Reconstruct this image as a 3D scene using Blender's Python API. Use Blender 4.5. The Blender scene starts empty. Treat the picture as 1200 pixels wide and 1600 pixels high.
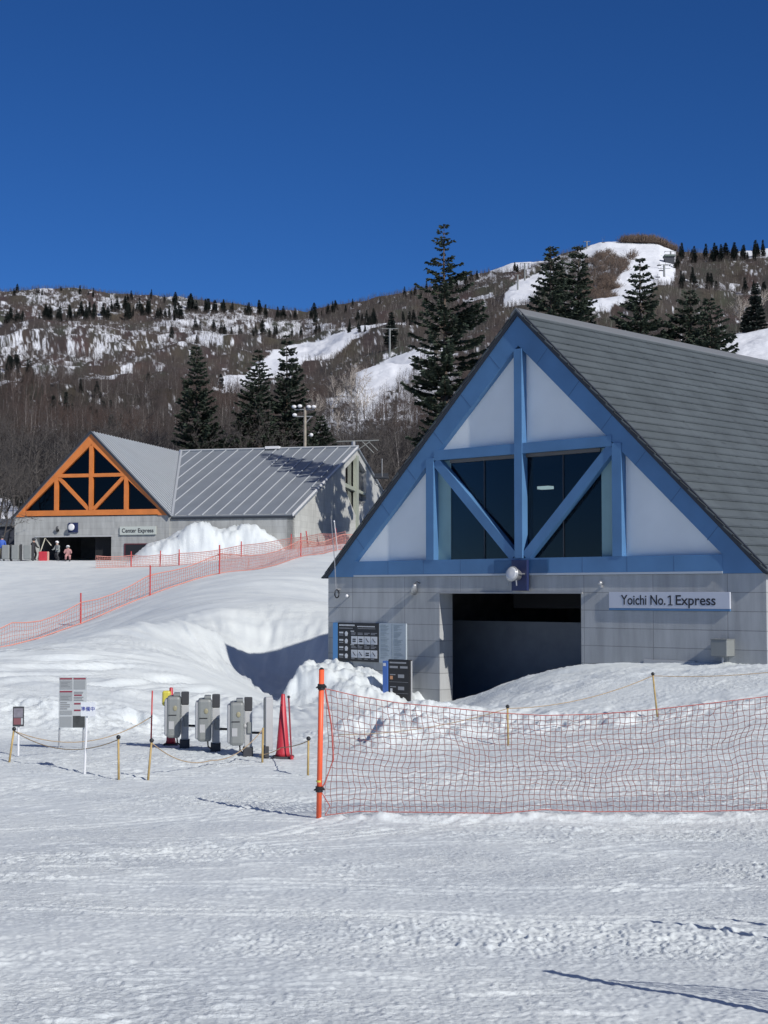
import bpy, math, random
import numpy as np
from mathutils import Vector, Matrix
S = bpy.context.scene
COL = S.collection
R = math.radians

# ------------------------------------------------------------ camera, sky, sun, exposure
F = 2400.0
PITCH = math.atan(125 / F)
cam_d = bpy.data.cameras.new("camera")
cam = bpy.data.objects.new("camera", cam_d); COL.objects.link(cam)
cam_d.sensor_fit = 'VERTICAL'; cam_d.sensor_height = 24
cam_d.lens = 24 * F / 1600.0
cam_d.clip_start = 0.1; cam_d.clip_end = 12000
cam.location = (0, 0, 0); cam.rotation_euler = (math.pi / 2 + PITCH, 0, 0)
S.camera = cam
S.render.resolution_x = 768; S.render.resolution_y = 1024

SUN_AZ, SUN_EL = R(39), R(33.5)      # the light travels SUN_AZ to the left of straight ahead, SUN_EL downwards
w = bpy.data.worlds.new("World"); S.world = w; w.use_nodes = True
nt = w.node_tree
bg = nt.nodes['Background']
sky = nt.nodes.new('ShaderNodeTexSky'); sky.sky_type = 'NISHITA'
sky.sun_disc = False
sky.sun_elevation = SUN_EL; sky.sun_rotation = math.pi - SUN_AZ
sky.altitude = 3300; sky.air_density = 1.0; sky.dust_density = 0.0; sky.ozone_density = 10.0
hs = nt.nodes.new('ShaderNodeHueSaturation'); hs.inputs['Hue'].default_value = .506; hs.inputs['Value'].default_value = .97; hs.inputs['Saturation'].default_value = 1.10
nt.links.new(sky.outputs[0], hs.inputs['Color'])
# warm brightening added to the unseen overhead sky, lifts and neutralises the blue shadow fill
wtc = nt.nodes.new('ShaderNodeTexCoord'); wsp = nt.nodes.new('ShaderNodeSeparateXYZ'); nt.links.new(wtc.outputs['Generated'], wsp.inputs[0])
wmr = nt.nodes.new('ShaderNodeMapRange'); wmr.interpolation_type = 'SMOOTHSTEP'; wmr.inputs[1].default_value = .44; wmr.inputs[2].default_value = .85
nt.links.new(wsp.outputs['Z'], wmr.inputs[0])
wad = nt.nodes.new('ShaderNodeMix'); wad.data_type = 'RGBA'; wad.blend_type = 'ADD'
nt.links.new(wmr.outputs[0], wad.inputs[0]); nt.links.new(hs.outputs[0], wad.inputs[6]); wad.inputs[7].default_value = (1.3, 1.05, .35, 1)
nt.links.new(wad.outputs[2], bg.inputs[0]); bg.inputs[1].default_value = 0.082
sd = bpy.data.lights.new("sun", 'SUN'); sd.energy = 4.0; sd.angle = R(0.5); sd.color = (1.0, 0.955, 0.89)
so = bpy.data.objects.new("sun", sd); COL.objects.link(so)
sdir = Vector((-math.sin(SUN_AZ) * math.cos(SUN_EL), math.cos(SUN_AZ) * math.cos(SUN_EL), -math.sin(SUN_EL)))
so.rotation_euler = sdir.to_track_quat('-Z', 'Y').to_euler()
S.view_settings.view_transform = 'Standard'; S.view_settings.look = 'None'
S.view_settings.exposure = 0.0; S.view_settings.gamma = 1.0
S.cycles.max_bounces = 6; S.cycles.transparent_max_bounces = 12

# ------------------------------------------------------------ helpers
def ray(px, py):
    a = (px - 600) / F; b = (800 - py) / F
    return (a, math.cos(PITCH) - b * math.sin(PITCH), math.sin(PITCH) + b * math.cos(PITCH))
def P(px, py, D):
    r = ray(px, py); k = D / r[1]
    return (r[0] * k, D, r[2] * k)

def tag(o, label=None, cat=None, group=None, kind=None):
    if label: o['label'] = label
    if cat: o['category'] = cat
    if group: o['group'] = group
    if kind: o['kind'] = kind
    return o
def thing(name, label, cat, loc=(0, 0, 0), rz=0, group=None):
    o = bpy.data.objects.new(name, None); COL.objects.link(o)
    o.empty_display_size = .1
    o.location = loc; o.rotation_euler = (0, 0, rz)
    return tag(o, label, cat, group)
def copy_tree(o, loc, rz=None, scale=None, label=None, group=None):
    c = o.copy(); COL.objects.link(c); c.location = loc
    if rz is not None: c.rotation_euler = (0, 0, rz)
    if scale is not None: c.scale = scale if hasattr(scale, '__len__') else (scale,) * 3
    if label: c['label'] = label
    if group: c['group'] = group
    for ch in list(o.children):
        d = ch.copy(); COL.objects.link(d); d.parent = c
        for g in list(ch.children):
            e = g.copy(); COL.objects.link(e); e.parent = d
    return c

MATS = {}
def mat(name, col, rough=.6, metal=0., var=0., vscale=3., bump=0., bscale=20., emis=None, spec=.5, stain=None):
    if name in MATS: return MATS[name]
    m = bpy.data.materials.new(name); m.use_nodes = True; n = m.node_tree; L = n.links.new
    b = n.nodes['Principled BSDF']
    b.inputs['Base Color'].default_value = (*col, 1); b.inputs['Roughness'].default_value = rough
    b.inputs['Metallic'].default_value = metal; b.inputs['Specular IOR Level'].default_value = spec
    tc = n.nodes.new('ShaderNodeTexCoord')
    if var:
        no = n.nodes.new('ShaderNodeTexNoise'); no.inputs['Scale'].default_value = vscale; no.inputs['Detail'].default_value = 6
        L(tc.outputs['Object'], no.inputs['Vector'])
        mx = n.nodes.new('ShaderNodeMix'); mx.data_type = 'RGBA'
        mx.inputs[6].default_value = (*[max(0, c * (1 - var)) for c in col], 1)
        mx.inputs[7].default_value = (*[min(1, c * (1 + var)) for c in col], 1)
        mr = n.nodes.new('ShaderNodeMapRange'); mr.inputs[1].default_value = .3; mr.inputs[2].default_value = .7
        L(no.outputs[0], mr.inputs[0]); L(mr.outputs[0], mx.inputs[0]); L(mx.outputs[2], b.inputs['Base Color'])
    if bump:
        nb = n.nodes.new('ShaderNodeTexNoise'); nb.inputs['Scale'].default_value = bscale; nb.inputs['Detail'].default_value = 4
        L(tc.outputs['Object'], nb.inputs['Vector'])
        bp = n.nodes.new('ShaderNodeBump'); bp.inputs['Strength'].default_value = bump; bp.inputs['Distance'].default_value = .02
        L(nb.outputs[0], bp.inputs['Height']); L(bp.outputs[0], b.inputs['Normal'])
    if emis:
        b.inputs['Emission Color'].default_value = (*emis[:3], 1); b.inputs['Emission Strength'].default_value = emis[3]
    MATS[name] = m
    return m

class MB:
    def __init__(s): s.v = []; s.f = []; s.mi = []; s.cm = 0; s.n = 0
    def add(s, vs, fs):
        k = s.n; s.v.extend([tuple(q) for q in vs]); s.n += len(vs)
        s.f.extend([tuple(i + k for i in f) for f in fs]); s.mi.extend([s.cm] * len(fs))
    def box(s, x0, x1, y0, y1, z0, z1, M=None):
        vs = [(x, y, z) for z in (z0, z1) for y in (y0, y1) for x in (x0, x1)]
        if M is not None: vs = [M @ Vector(q) for q in vs]
        s.add(vs, [(0, 2, 3, 1), (4, 5, 7, 6), (0, 1, 5, 4), (2, 6, 7, 3), (0, 4, 6, 2), (1, 3, 7, 5)])
        return s
    def bbox(s, x0, x1, y0, y1, z0, z1, b=.01, M=None):
        """box with chamfered edges"""
        cx, cy, cz = (x0 + x1) / 2, (y0 + y1) / 2, (z0 + z1) / 2
        hx, hy, hz = (x1 - x0) / 2, (y1 - y0) / 2, (z1 - z0) / 2
        import bmesh
        bm = bmesh.new(); bmesh.ops.create_cube(bm, size=2)
        for q in bm.verts: q.co = Vector((cx + q.co.x * hx, cy + q.co.y * hy, cz + q.co.z * hz))
        bmesh.ops.bevel(bm, geom=list(bm.edges), offset=b, segments=2, affect='EDGES', profile=.5)
        bm.verts.ensure_lookup_table()
        vs = [q.co.copy() if M is None else M @ q.co for q in bm.verts]
        s.add(vs, [[q.index for q in f.verts] for f in bm.faces]); bm.free()
        return s
    def prism(s, poly, y0, y1, M=None):
        """polygon in x,z given counter-clockwise seen from -y, extruded y0..y1"""
        n = len(poly)
        vs = [(x, y0, z) for x, z in poly] + [(x, y1, z) for x, z in poly]
        if M is not None: vs = [M @ Vector(q) for q in vs]
        fs = [tuple(range(n)), tuple(range(2 * n - 1, n - 1, -1))] + [((i + 1) % n, i, i + n, (i + 1) % n + n) for i in range(n)]
        s.add(vs, fs); return s
    def tube(s, pts, r, n=6, r1=None, cap=True):
        pts = [Vector(q) for q in pts]; m = len(pts)
        k = s.n; vs = []
        up = Vector((0, 0, 1))
        for i, q in enumerate(pts):
            d = (pts[min(i + 1, m - 1)] - pts[max(i - 1, 0)])
            d = d.normalized() if d.length > 1e-9 else up
            a = d.cross(up if abs(d.z) < .95 else Vector((1, 0, 0))).normalized(); b = d.cross(a)
            rr = r if r1 is None else r + (r1 - r) * i / (m - 1)
            for j in range(n):
                t = 2 * math.pi * j / n
                vs.append(q + a * (rr * math.cos(t)) + b * (rr * math.sin(t)))
        fs = [(i * n + j, i * n + (j + 1) % n, (i + 1) * n + (j + 1) % n, (i + 1) * n + j) for i in range(m - 1) for j in range(n)]
        if cap: fs += [tuple(range(n))[::-1], tuple(range((m - 1) * n, m * n))]
        s.add(vs, fs); return s
    def ball(s, c, r, nu=10, nv=7, sc=(1, 1, 1)):
        vs = []; fs = []
        for i in range(nv + 1):
            t = math.pi * i / nv
            for j in range(nu):
                p = 2 * math.pi * j / nu
                vs.append((c[0] + r * sc[0] * math.sin(t) * math.cos(p), c[1] + r * sc[1] * math.sin(t) * math.sin(p), c[2] + r * sc[2] * math.cos(t)))
        for i in range(nv):
            for j in range(nu):
                fs.append((i * nu + j, (i + 1) * nu + j, (i + 1) * nu + (j + 1) % nu, i * nu + (j + 1) % nu))
        s.add(vs, fs); return s
    def lathe(s, prof, c=(0, 0, 0), n=16, M=None):
        vs = []; fs = []
        for (r, z) in prof:
            for j in range(n):
                t = 2 * math.pi * j / n
                q = Vector((r * math.cos(t), r * math.sin(t), z))
                if M is not None: q = M @ q
                vs.append((c[0] + q[0], c[1] + q[1], c[2] + q[2]))
        for i in range(len(prof) - 1):
            for j in range(n):
                fs.append((i * n + j, i * n + (j + 1) % n, (i + 1) * n + (j + 1) % n, (i + 1) * n + j))
        fs += [tuple(range(n))[::-1], tuple(range((len(prof) - 1) * n, len(prof) * n))]
        s.add(vs, fs); return s
    def build(s, name, mats, parent=None, smooth=False, label=None):
        me = bpy.data.meshes.new(name); me.from_pydata([tuple(q) for q in s.v], [], s.f)
        if not isinstance(mats, (list, tuple)): mats = [mats]
        for m in mats: me.materials.append(m)
        if len(mats) > 1: me.polygons.foreach_set('material_index', s.mi)
        if smooth: me.polygons.foreach_set('use_smooth', [True] * len(me.polygons))
        me.update()
        o = bpy.data.objects.new(name, me); COL.objects.link(o)
        if parent: o.parent = parent
        if label: o['label'] = label
        return o
def np_mesh(name, V, Fc, mats, attrs=None, smooth=False, parent=None):
    """V (n,3), Fc (m,k) arrays"""
    me = bpy.data.meshes.new(name)
    k = Fc.shape[1]
    me.vertices.add(len(V)); me.vertices.foreach_set('co', np.ascontiguousarray(V, np.float32).ravel())
    me.loops.add(Fc.size); me.loops.foreach_set('vertex_index', np.ascontiguousarray(Fc, np.int32).ravel())
    me.polygons.add(len(Fc)); me.polygons.foreach_set('loop_start', np.arange(0, Fc.size, k, dtype=np.int32))
    me.polygons.foreach_set('loop_total', np.full(len(Fc), k, np.int32))
    if smooth: me.polygons.foreach_set('use_smooth', np.ones(len(Fc), bool))
    for m in mats: me.materials.append(m)
    for an, arr in (attrs or {}).items():
        a = me.attributes.new(an, 'FLOAT_COLOR', 'POINT'); a.data.foreach_set('color', np.ascontiguousarray(arr, np.float32).ravel())
    me.update(); me.validate()
    o = bpy.data.objects.new(name, me); COL.objects.link(o)
    if parent: o.parent = parent
    return o
def text(name, body, size, loc, mt, parent, depth=.004, align='CENTER', sx=1, bold=0, rx=math.pi / 2):
    c = bpy.data.curves.new(name, 'FONT'); c.body = body; c.size = size; c.align_x = align; c.align_y = 'CENTER'
    c.extrude = depth; c.offset = bold
    t = bpy.data.objects.new(name + '_tmp', c); COL.objects.link(t)
    bpy.context.view_layer.update()
    me = bpy.data.meshes.new_from_object(t.evaluated_get(bpy.context.evaluated_depsgraph_get()))
    bpy.data.objects.remove(t); bpy.data.curves.remove(c)
    me.materials.clear(); me.materials.append(mt)
    o = bpy.data.objects.new(name, me); COL.objects.link(o); o.parent = parent
    o.location = loc; o.rotation_euler = (rx, 0, 0); o.scale = (sx, 1, 1)
    return o

# value noise in numpy
def vnoise(x, y, seed=0):
    xi = np.floor(x).astype(np.int64); yi = np.floor(y).astype(np.int64)
    xf = x - xi; yf = y - yi
    u = xf * xf * xf * (xf * (xf * 6 - 15) + 10); v = yf * yf * yf * (yf * (yf * 6 - 15) + 10)
    def h(a, b):
        n = (a * 374761393 + b * 668265263 + seed * 1274126177) & 0xffffffff
        n = ((n ^ (n >> 13)) * 1274126177) & 0xffffffff
        n = ((n ^ (n >> 16)) * 2246822519) & 0xffffffff
        return ((n ^ (n >> 15)) & 0xffffff) / float(0xffffff)
    a, b, c, d = h(xi, yi), h(xi + 1, yi), h(xi, yi + 1), h(xi + 1, yi + 1)
    return (a * (1 - u) + b * u) * (1 - v) + (c * (1 - u) + d * u) * v
def fbm(x, y, oc=4, seed=0, g=.5):
    s = 0; a = 1; t = 0
    for i in range(oc):
        s = s + a * vnoise(x * 2 ** i + 17.3 * i, y * 2 ** i - 9.1 * i, seed + i); t += a; a *= g
    return s / t
def sstep(a, b, x):
    t = np.clip((x - a) / (b - a), 0, 1); return t * t * (3 - 2 * t)

# ------------------------------------------------------------ snow ground
BTH, BX, BY, BZ = .769, 3.005, 34.0, .366        # near station: facade centre, turn and eave height
def bl(x, y):                                    # world -> near station's own axes
    c, s = math.cos(BTH), math.sin(BTH)
    return (x - BX) * c - (y - BY) * s, (x - BX) * s + (y - BY) * c
CP = []
for y, z in ((-30, -1.5), (0, -1.6), (3, -1.63), (6, -1.72), (10, -1.98), (13, -2.2), (16.5, -2.42)):
    for x in (-30, -9, -2.5, 3, 10, 30):
        CP.append((x, y, z))
for x, y, z in ((-6, 20, -2.44), (-2, 20, -2.44), (-6, 24, -2.42), (-3, 24.5, -2.42), (-1.5, 22.8, -2.43), (-14, 20, -2.4), (-30, 22, -2.0),
                (14, 22, -1.9), (30, 22, -1.6)):
    CP.append((x, y, z))
CPX = [  # px, py, distance
 (0, 1146, 27), (100, 1148, 27), (200, 1150, 27.5), (-300, 1130, 27), (290, 1140, 29), (400, 1120, 31.5), (450, 1108, 33), (500, 1112, 32),
 (0, 1108, 28.4), (100, 1108, 28.6), (200, 1110, 29.2), (280, 1090, 32.4), (-300, 1080, 31),
 (0, 1050, 33), (100, 1050, 34), (200, 1040, 36), (270, 1030, 38), (310, 1075, 35),
 (0, 1025, 42), (100, 1005, 46), (200, 985, 46), (280, 975, 46), (-300, 1010, 46),
 (345, 955, 47), (340, 984, 43.2), (350, 1040, 40.5), (385, 1072, 38.6), (425, 1097, 36.5), (400, 943, 49), (400, 975, 46.5), (370, 1030, 43), (400, 1060, 41.8), (420, 1080, 41), (440, 1093, 40), (465, 1097, 39.5), (430, 1030, 44.5), (460, 1060, 43.5),
 (480, 938, 50), (490, 965, 47), (500, 1000, 45), (500, 1045, 43.5), (470, 1100, 37),
 (0, 1013, 56), (127, 975, 60), (235, 930, 62), (343, 897, 65), (470, 870, 78), (530, 858, 86), (560, 848, 92),
 (40, 950, 74), (150, 925, 78), (60, 905, 90), (250, 893, 86), (300, 882, 98), (50, 876, 101), (180, 876, 102), (400, 868, 99), (-300, 900, 90), (-300, 870, 110),
 (343, 928, 55), (430, 905, 60), (490, 895, 66), (250, 955, 52), (150, 990, 52),
 # trench floor and yard in front of the wall left of the doorway
 (508, 1106, 36), (600, 1106, 35.5), (684, 1106, 35), (500, 1085, 40.5), (440, 1106, 35),
 (560, 1112, 33), (620, 1115, 32), (690, 1118, 32), (480, 1108, 34),
 # pile right of the doorway
 (715, 1098, 34.2), (760, 1080, 33.6), (820, 1055, 33.0), (900, 1043, 32.2), (1000, 1040, 31.0), (1100, 1038, 30.2), (1195, 1037, 29.3), (1320, 1040, 28),
 (820, 1075, 30.5), (900, 1075, 28.8), (1000, 1075, 27.6), (1120, 1070, 27), (1250, 1070, 26),
 (793, 1166, 23.6), (1025, 1121, 25), (900, 1150, 23.6), (1150, 1115, 24.2), (1000, 1180, 20.8), (1200, 1170, 20.4), (640, 1165, 24.2), (560, 1180, 22.8), (1400, 1120, 24),
 (700, 1118, 29), (620, 1128, 28.3),
]
for q in CPX: CP.append(P(*q))
for x, y, z in ((-20, 107, 2.1), (-8, 107, 2.3), (2, 100, 3.0), (10, 60, -1.0), (20, 45, -2.0), (30, 80, 1.0), (12, 110, 4.0), (40, 120, 5), (-50, 120, 3.0),
                (-20, 130, 4.0), (0, 130, 5.2), (20, 135, 6), (-50, 60, -1), (50, 60, 0), (-45, 95, 1.6), (0, 55, -1.0), (4, 75, .6)):
    CP.append((x, y, z))
CP = np.array(CP)
def tps_fit(C, lam=.003):
    n = len(C); sc = 10.
    X = C[:, :2] / sc
    d = np.linalg.norm(X[:, None] - X[None], axis=2); K = np.where(d > 0, d * d * np.log(d + 1e-12), 0) + lam * np.eye(n)
    Pm = np.c_[np.ones(n), X]
    A = np.block([[K, Pm], [Pm.T, np.zeros((3, 3))]])
    return X, np.linalg.solve(A, np.r_[C[:, 2], 0, 0, 0]), sc
_X, _W, _sc = tps_fit(CP)
def base_h(x, y):
    sh = x.shape; q = np.stack([np.clip(x, -60, 60).ravel(), np.clip(y, -40, 140).ravel()], 1) / _sc
    out = np.empty(len(q))
    for i in range(0, len(q), 40000):
        d2 = ((q[i:i + 40000, None] - _X[None]) ** 2).sum(2)
        out[i:i + 40000] = (.5 * d2 * np.log(d2 + 1e-12)) @ _W[:-3] + _W[-3] + q[i:i + 40000] @ _W[-2:]
    z = out.reshape(sh)
    r = np.hypot(x, y)
    return z
def blob(x, y, cx, cy, rx, ry, rot=0):
    c, s = math.cos(rot), math.sin(rot)
    a = ((x - cx) * c + (y - cy) * s) / rx; b = (-(x - cx) * s + (y - cy) * c) / ry
    return np.exp(-(a * a + b * b))
_tr = random.Random(12)
TRACKS = []
for _k in range(22):
    _a = _tr.choice([_tr.uniform(-.35, .5), _tr.uniform(2.6, 3.3), _tr.uniform(.7, 1.2)])
    TRACKS.append((_tr.uniform(-6, 6), _tr.uniform(5.5, 22), math.cos(_a), math.sin(_a), _tr.uniform(-1, 1), _tr.uniform(.035, .05), _tr.uniform(.005, .012)))
def ground_h(x, y, detail=True):
    z = base_h(x, y)
    u, v = bl(x, y)
    # ploughed heap in front of the far station
    hx = fbm(x * .5, y * .5, 4, 5)
    hp = 2.7 * np.maximum(0, 1 - (np.abs((x + 10.9) / np.where(x < -10.9, 6.0, 4.6))) ** 1.9) * np.maximum(0, 1 - (np.abs((y - 101.3) / 2.6)) ** 2)
    hp = np.minimum(hp, 2.2) * (.8 + .4 * hx)
    z = z + hp
    # rough lumps of the heaps by the doorway
    pe = np.clip(blob(x, y, *P(600, 1150, 27)[:2], 2.0, 1.6) + .8 * blob(x, y, *P(760, 1120, 26)[:2], 1.8, 1.0) + .6 * blob(x, y, *P(1000, 1125, 25)[:2], 2.8, .7), 0, 1)
    z = z + .38 * blob(x, y, *P(600, 1140, 27)[:2], .95, .5, .5) + .26 * blob(x, y, *P(690, 1125, 27.5)[:2], .8, .45, .2) 
    # ploughed bank thrown up against the wall left of the doorway
    ct = np.interp(u, [-6.5, -6.0, -5.2, -4.2, -3.5, -3.0, -2.5], [-2.0, -1.78, -1.84, -2.05, -2.32, -2.55, -2.8])
    pw = .5 * (fbm(u * 1.7, v * 1.7, 3, 36) - .5)
    ue = -6.25 - .42 * np.clip(v, -2.5, .5)
    pmask = sstep(-2.2, -.9, v + pw) * (1 - sstep(.3, .9, v)) * sstep(ue - .55, ue, u + .6 * pw)
    z = z + np.maximum(0, ct - z) * pmask
    pl = pmask * (1 - sstep(-2.9, -2.5, u))
    # berm with a steep shaded side, left behind by the plough in front of the doorway
    q0, q1 = P(528, 1182, 22.8), P(655, 1114, 28.0)
    ex, ey = q1[0] - q0[0], q1[1] - q0[1]; el_ = math.hypot(ex, ey); ex, ey = ex / el_, ey / el_
    ta = (x - q0[0]) * ex + (y - q0[1]) * ey; da = (x - q0[0]) * ey - (y - q0[1]) * ex + .45 * (fbm(x * 1.5, y * 1.5, 3, 37) - .5)
    z = z + .34 * sstep(-.02, .25, da) * (1 - sstep(.3, 2.2, da)) * sstep(.2, 1.6, ta) * (1 - sstep(el_ - 2.6, el_ - .9, ta)) * (.2 + 1.4 * fbm(x * 3.2, y * 1.6, 4, 38, .65))
    if detail:
        r = np.hypot(x, y)
        amp = 1 - .75 * sstep(40, 90, r)
        z = z + .10 * (fbm(x * .22, y * .22, 3, 1) - .5) * sstep(2, 9, r)
        z = z + .022 * (fbm(x * 1.1, y * .9, 3, 2) - .5)
        nf = 1 - sstep(26, 48, r)
        z = z + .017 * (fbm(x * 4.6, y * 4.0, 4, 25, .68) - .5) * nf
        # short scraped ridges left by ski edges, in two crossing directions
        for ang, sd_ in ((.16, 7), (-.55, 9), (.75, 13)):
            tx = x * math.cos(ang) + y * math.sin(ang) + .5 * vnoise(x * .6, y * .6, sd_ + 40); ty = -x * math.sin(ang) + y * math.cos(ang) + .35 * vnoise(x * .5, y * .5, sd_ + 41)
            rn = vnoise(tx * 2.6, ty * 15, sd_); pat = sstep(.45, .7, vnoise(x * .5 + sd_, y * .45, sd_ + 2))
            z = z + .019 * np.maximum(0, rn - .66) / .34 * pat * (.4 + .6 * vnoise(tx * 9, ty * 20, sd_ + 5)) * nf
        # thrown crumbs and small clods, clustered
        cl = sstep(.50, .68, fbm(x * .7, y * .6, 3, 11))
        n1 = vnoise(x * 12, y * 10, 21); n2 = vnoise(x * 24, y * 19, 22); n3 = vnoise(x * 48, y * 34, 23)
        z = z + (np.minimum(.06 * np.maximum(0, n1 - .74) * (.3 + 1.2 * n2), .011) + .07 * np.maximum(0, n2 - .76)) * (.36 + .6 * cl) * nf + .020 * (n3 - .5) * (.3 + .5 * cl) * nf
        # pairs of ski tracks and sled ruts pressed into the near field
        for ax, ay, dx_, dy_, cv, wd_, dp in TRACKS:
            t_ = (x - ax) * dx_ + (y - ay) * dy_; n_ = -(x - ax) * dy_ + (y - ay) * dx_ - cv * t_ * t_ * .02 - .25 * np.sin(t_ * .45 + ax)
            fade = sstep(-9, -6, t_) * (1 - sstep(6, 9, t_)) * (1 - sstep(24, 28, r))
            for off in (0, .22):
                q_ = np.abs(n_ - off) / wd_
                z = z + fade * dp * (-np.exp(-q_ ** 4) + .25 * np.exp(-((q_ - 1.5) / .35) ** 2))
        # heaps
        rg = 1 - np.abs(2 * fbm(x * 2.2, y * 2.2, 4, 31) - 1)
        z = z + pl * (.42 * (fbm(x * 2.0, y * 2.0, 5, 33, .66) - .5) + .20 * (rg - .6))
        z = z + pe * (.42 * (fbm(x * 2.4, y * 2.4, 5, 35, .62) - .45))
        hm = np.clip(hp, 0, 1)
        z = z + hm * 1.0 * (fbm(x * 1.1, y * 1.1, 5, 41, .62) - .5)
        rp = np.clip(blob(x, y, *P(960, 1050, 29.6)[:2], 5.5, 1.6, -.2), 0, 1)
        z = z + rp * .16 * (fbm(x * 1.5, y * 1.5, 5, 43, .6) - .5)
        # grooves raked down the cut bank beside the station
        cx, cy = -3.2, 37.6
        th = np.arctan2(y - cy, x - cx); rr = np.hypot(x - cx, y - cy)
        gm = sstep(1.5, 3, rr) * (1 - sstep(7.5, 12, rr)) * sstep(29.5, 32, y)
        z = z + gm * .2 * (fbm(th * 16, rr * .45, 3, 51) - .5) + gm * .05 * (vnoise(th * 42, rr * .6, 52) - .5)
        # broken lumps where the bank meets the yard
        bf = np.exp(-((y - 28.6) / 1.2) ** 2) * (1 - sstep(-3.4, -2.4, x)) * sstep(-30, -20, x)
        z = z + bf * (.42 * (fbm(x * 1.3, y * 1.5, 5, 64, .62) - .5) + .12 * (rg - .6)) - .35 * blob(x, y, *P(212, 1112, 28.8)[:2], .16, .35) + .22 * blob(x, y, *P(222, 1106, 29)[:2], .3, .2)
        # banded piste bank on the left
        bm_ = sstep(27, 30, y) * (1 - sstep(55, 70, y))
        z = z + bm_ * .16 * (fbm(x * .35 + y * .1, y * .9 - x * .12, 4, 61) - .5)
        z = z + .10 * sstep(55, 70, y) * (fbm(x * .3, y * .5, 4, 62) - .5)
        # kicked up snow along the foot of the net
        z = z + np.exp(-((y - 16.42) / .16) ** 2) * sstep(-1, 0, x) * (.05 + .09 * np.maximum(0, fbm(x * 6, y * 6, 3, 71) - .4))
    # under the stations the ground stays low
    ins = sstep(.25, .75, v) * (1 - sstep(27, 27.5, v)) * sstep(-6.0, -5.8, u) * (1 - sstep(5.8, 6.0, u))
    z = z * (1 - ins) + (-3.15) * ins
    rr0 = np.hypot(x, y)
    far = sstep(150, 260, rr0)
    return z * (1 - far) + (-6) * far
def gz(x, y):
    return float(ground_h(np.array([x]), np.array([y]))[0])
def G(px, D):                       # ground point on azimuth px at distance D
    x = (px - 600) / F * D
    return (x, D, gz(x, D))

angs = np.concatenate([np.linspace(-math.pi, -R(18.5), 60, endpoint=False), np.linspace(-R(18.5), R(18.5), 720, endpoint=False), np.linspace(R(18.5), math.pi, 61)])
rad = np.concatenate([[.2, 1, 2, 3], np.geomspace(3.9, 30, 1180, endpoint=False), np.geomspace(30, 150, 520), np.geomspace(155, 7000, 30)])
A_, R_ = np.meshgrid(angs, rad)
gx, gy = R_ * np.sin(A_), R_ * np.cos(A_)
gzv = ground_h(gx, gy)
nr, na = gx.shape
V = np.stack([gx, gy, gzv], -1).reshape(-1, 3)
ii, jj = np.meshgrid(np.arange(nr - 1), np.arange(na - 1), indexing='ij')
q = (ii * na + jj).ravel()
Fq = np.stack([q, q + 1, q + na + 1, q + na], 1)[:, ::-1]

def snow_material(name, base=(.715, .765, .775), near=True):
    m = bpy.data.materials.new(name); m.use_nodes = True; n = m.node_tree; L = n.links.new
    b = n.nodes['Principled BSDF']; b.inputs['Roughness'].default_value = .65
    b.inputs['Specular IOR Level'].default_value = .25
    tc = n.nodes.new('ShaderNodeTexCoord')
    no = n.nodes.new('ShaderNodeTexNoise'); no.inputs['Scale'].default_value = .9; no.inputs['Detail'].default_value = 8
    L(tc.outputs['Object'], no.inputs['Vector'])
    mx = n.nodes.new('ShaderNodeMix'); mx.data_type = 'RGBA'
    mx.inputs[6].default_value = (base[0] * .90, base[1] * .91, base[2] * .93, 1); mx.inputs[7].default_value = (*base, 1)
    mr = n.nodes.new('ShaderNodeMapRange'); mr.inputs[1].default_value = .35; mr.inputs[2].default_value = .6
    L(no.outputs[0], mr.inputs[0]); L(mr.outputs[0], mx.inputs[0]); L(mx.outputs[2], b.inputs['Base Color'])
    # fine grain and wind-blown crust
    n1 = n.nodes.new('ShaderNodeTexNoise'); n1.inputs['Scale'].default_value = 28; n1.inputs['Detail'].default_value = 5; n1.inputs['Roughness'].default_value = .65
    mp = n.nodes.new('ShaderNodeMapping'); mp.inputs['Scale'].default_value = (.85, 1.25, 1); mp.inputs['Rotation'].default_value = (0, 0, .2)
    n2 = n.nodes.new('ShaderNodeTexNoise'); n2.inputs['Scale'].default_value = 7; n2.inputs['Detail'].default_value = 6; n2.inputs['Roughness'].default_value = .6
    L(tc.outputs['Object'], n1.inputs['Vector']); L(tc.outputs['Object'], mp.inputs['Vector']); L(mp.outputs[0], n2.inputs['Vector'])
    b1 = n.nodes.new('ShaderNodeBump'); b1.inputs['Strength'].default_value = .55; b1.inputs['Distance'].default_value = .02
    b2 = n.nodes.new('ShaderNodeBump'); b2.inputs['Strength'].default_value = .7; b2.inputs['Distance'].default_value = .035
    L(n1.outputs[0], b1.inputs['Height']); L(n2.outputs[0], b2.inputs['Height']); L(b2.outputs[0], b1.inputs['Normal'])
    pm = n.nodes.new('ShaderNodeTexNoise'); pm.inputs['Scale'].default_value = .55; pm.inputs['Detail'].default_value = 3; L(tc.outputs['Object'], pm.inputs['Vector'])
    pr_ = n.nodes.new('ShaderNodeMapRange'); pr_.inputs[1].default_value = .38; pr_.inputs[2].default_value = .62; pr_.inputs[3].default_value = .12; pr_.inputs[4].default_value = .75
    L(pm.outputs[0], pr_.inputs[0]); L(pr_.outputs[0], b1.inputs['Strength']); L(pr_.outputs[0], b2.inputs['Strength'])
    L(b1.outputs[0], b.inputs['Normal'])
    return m
M_SNOW = snow_material('snow_cover')
g = np_mesh('snow_ground', V, Fq, [M_SNOW], smooth=True); tag(g, kind='structure')

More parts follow.
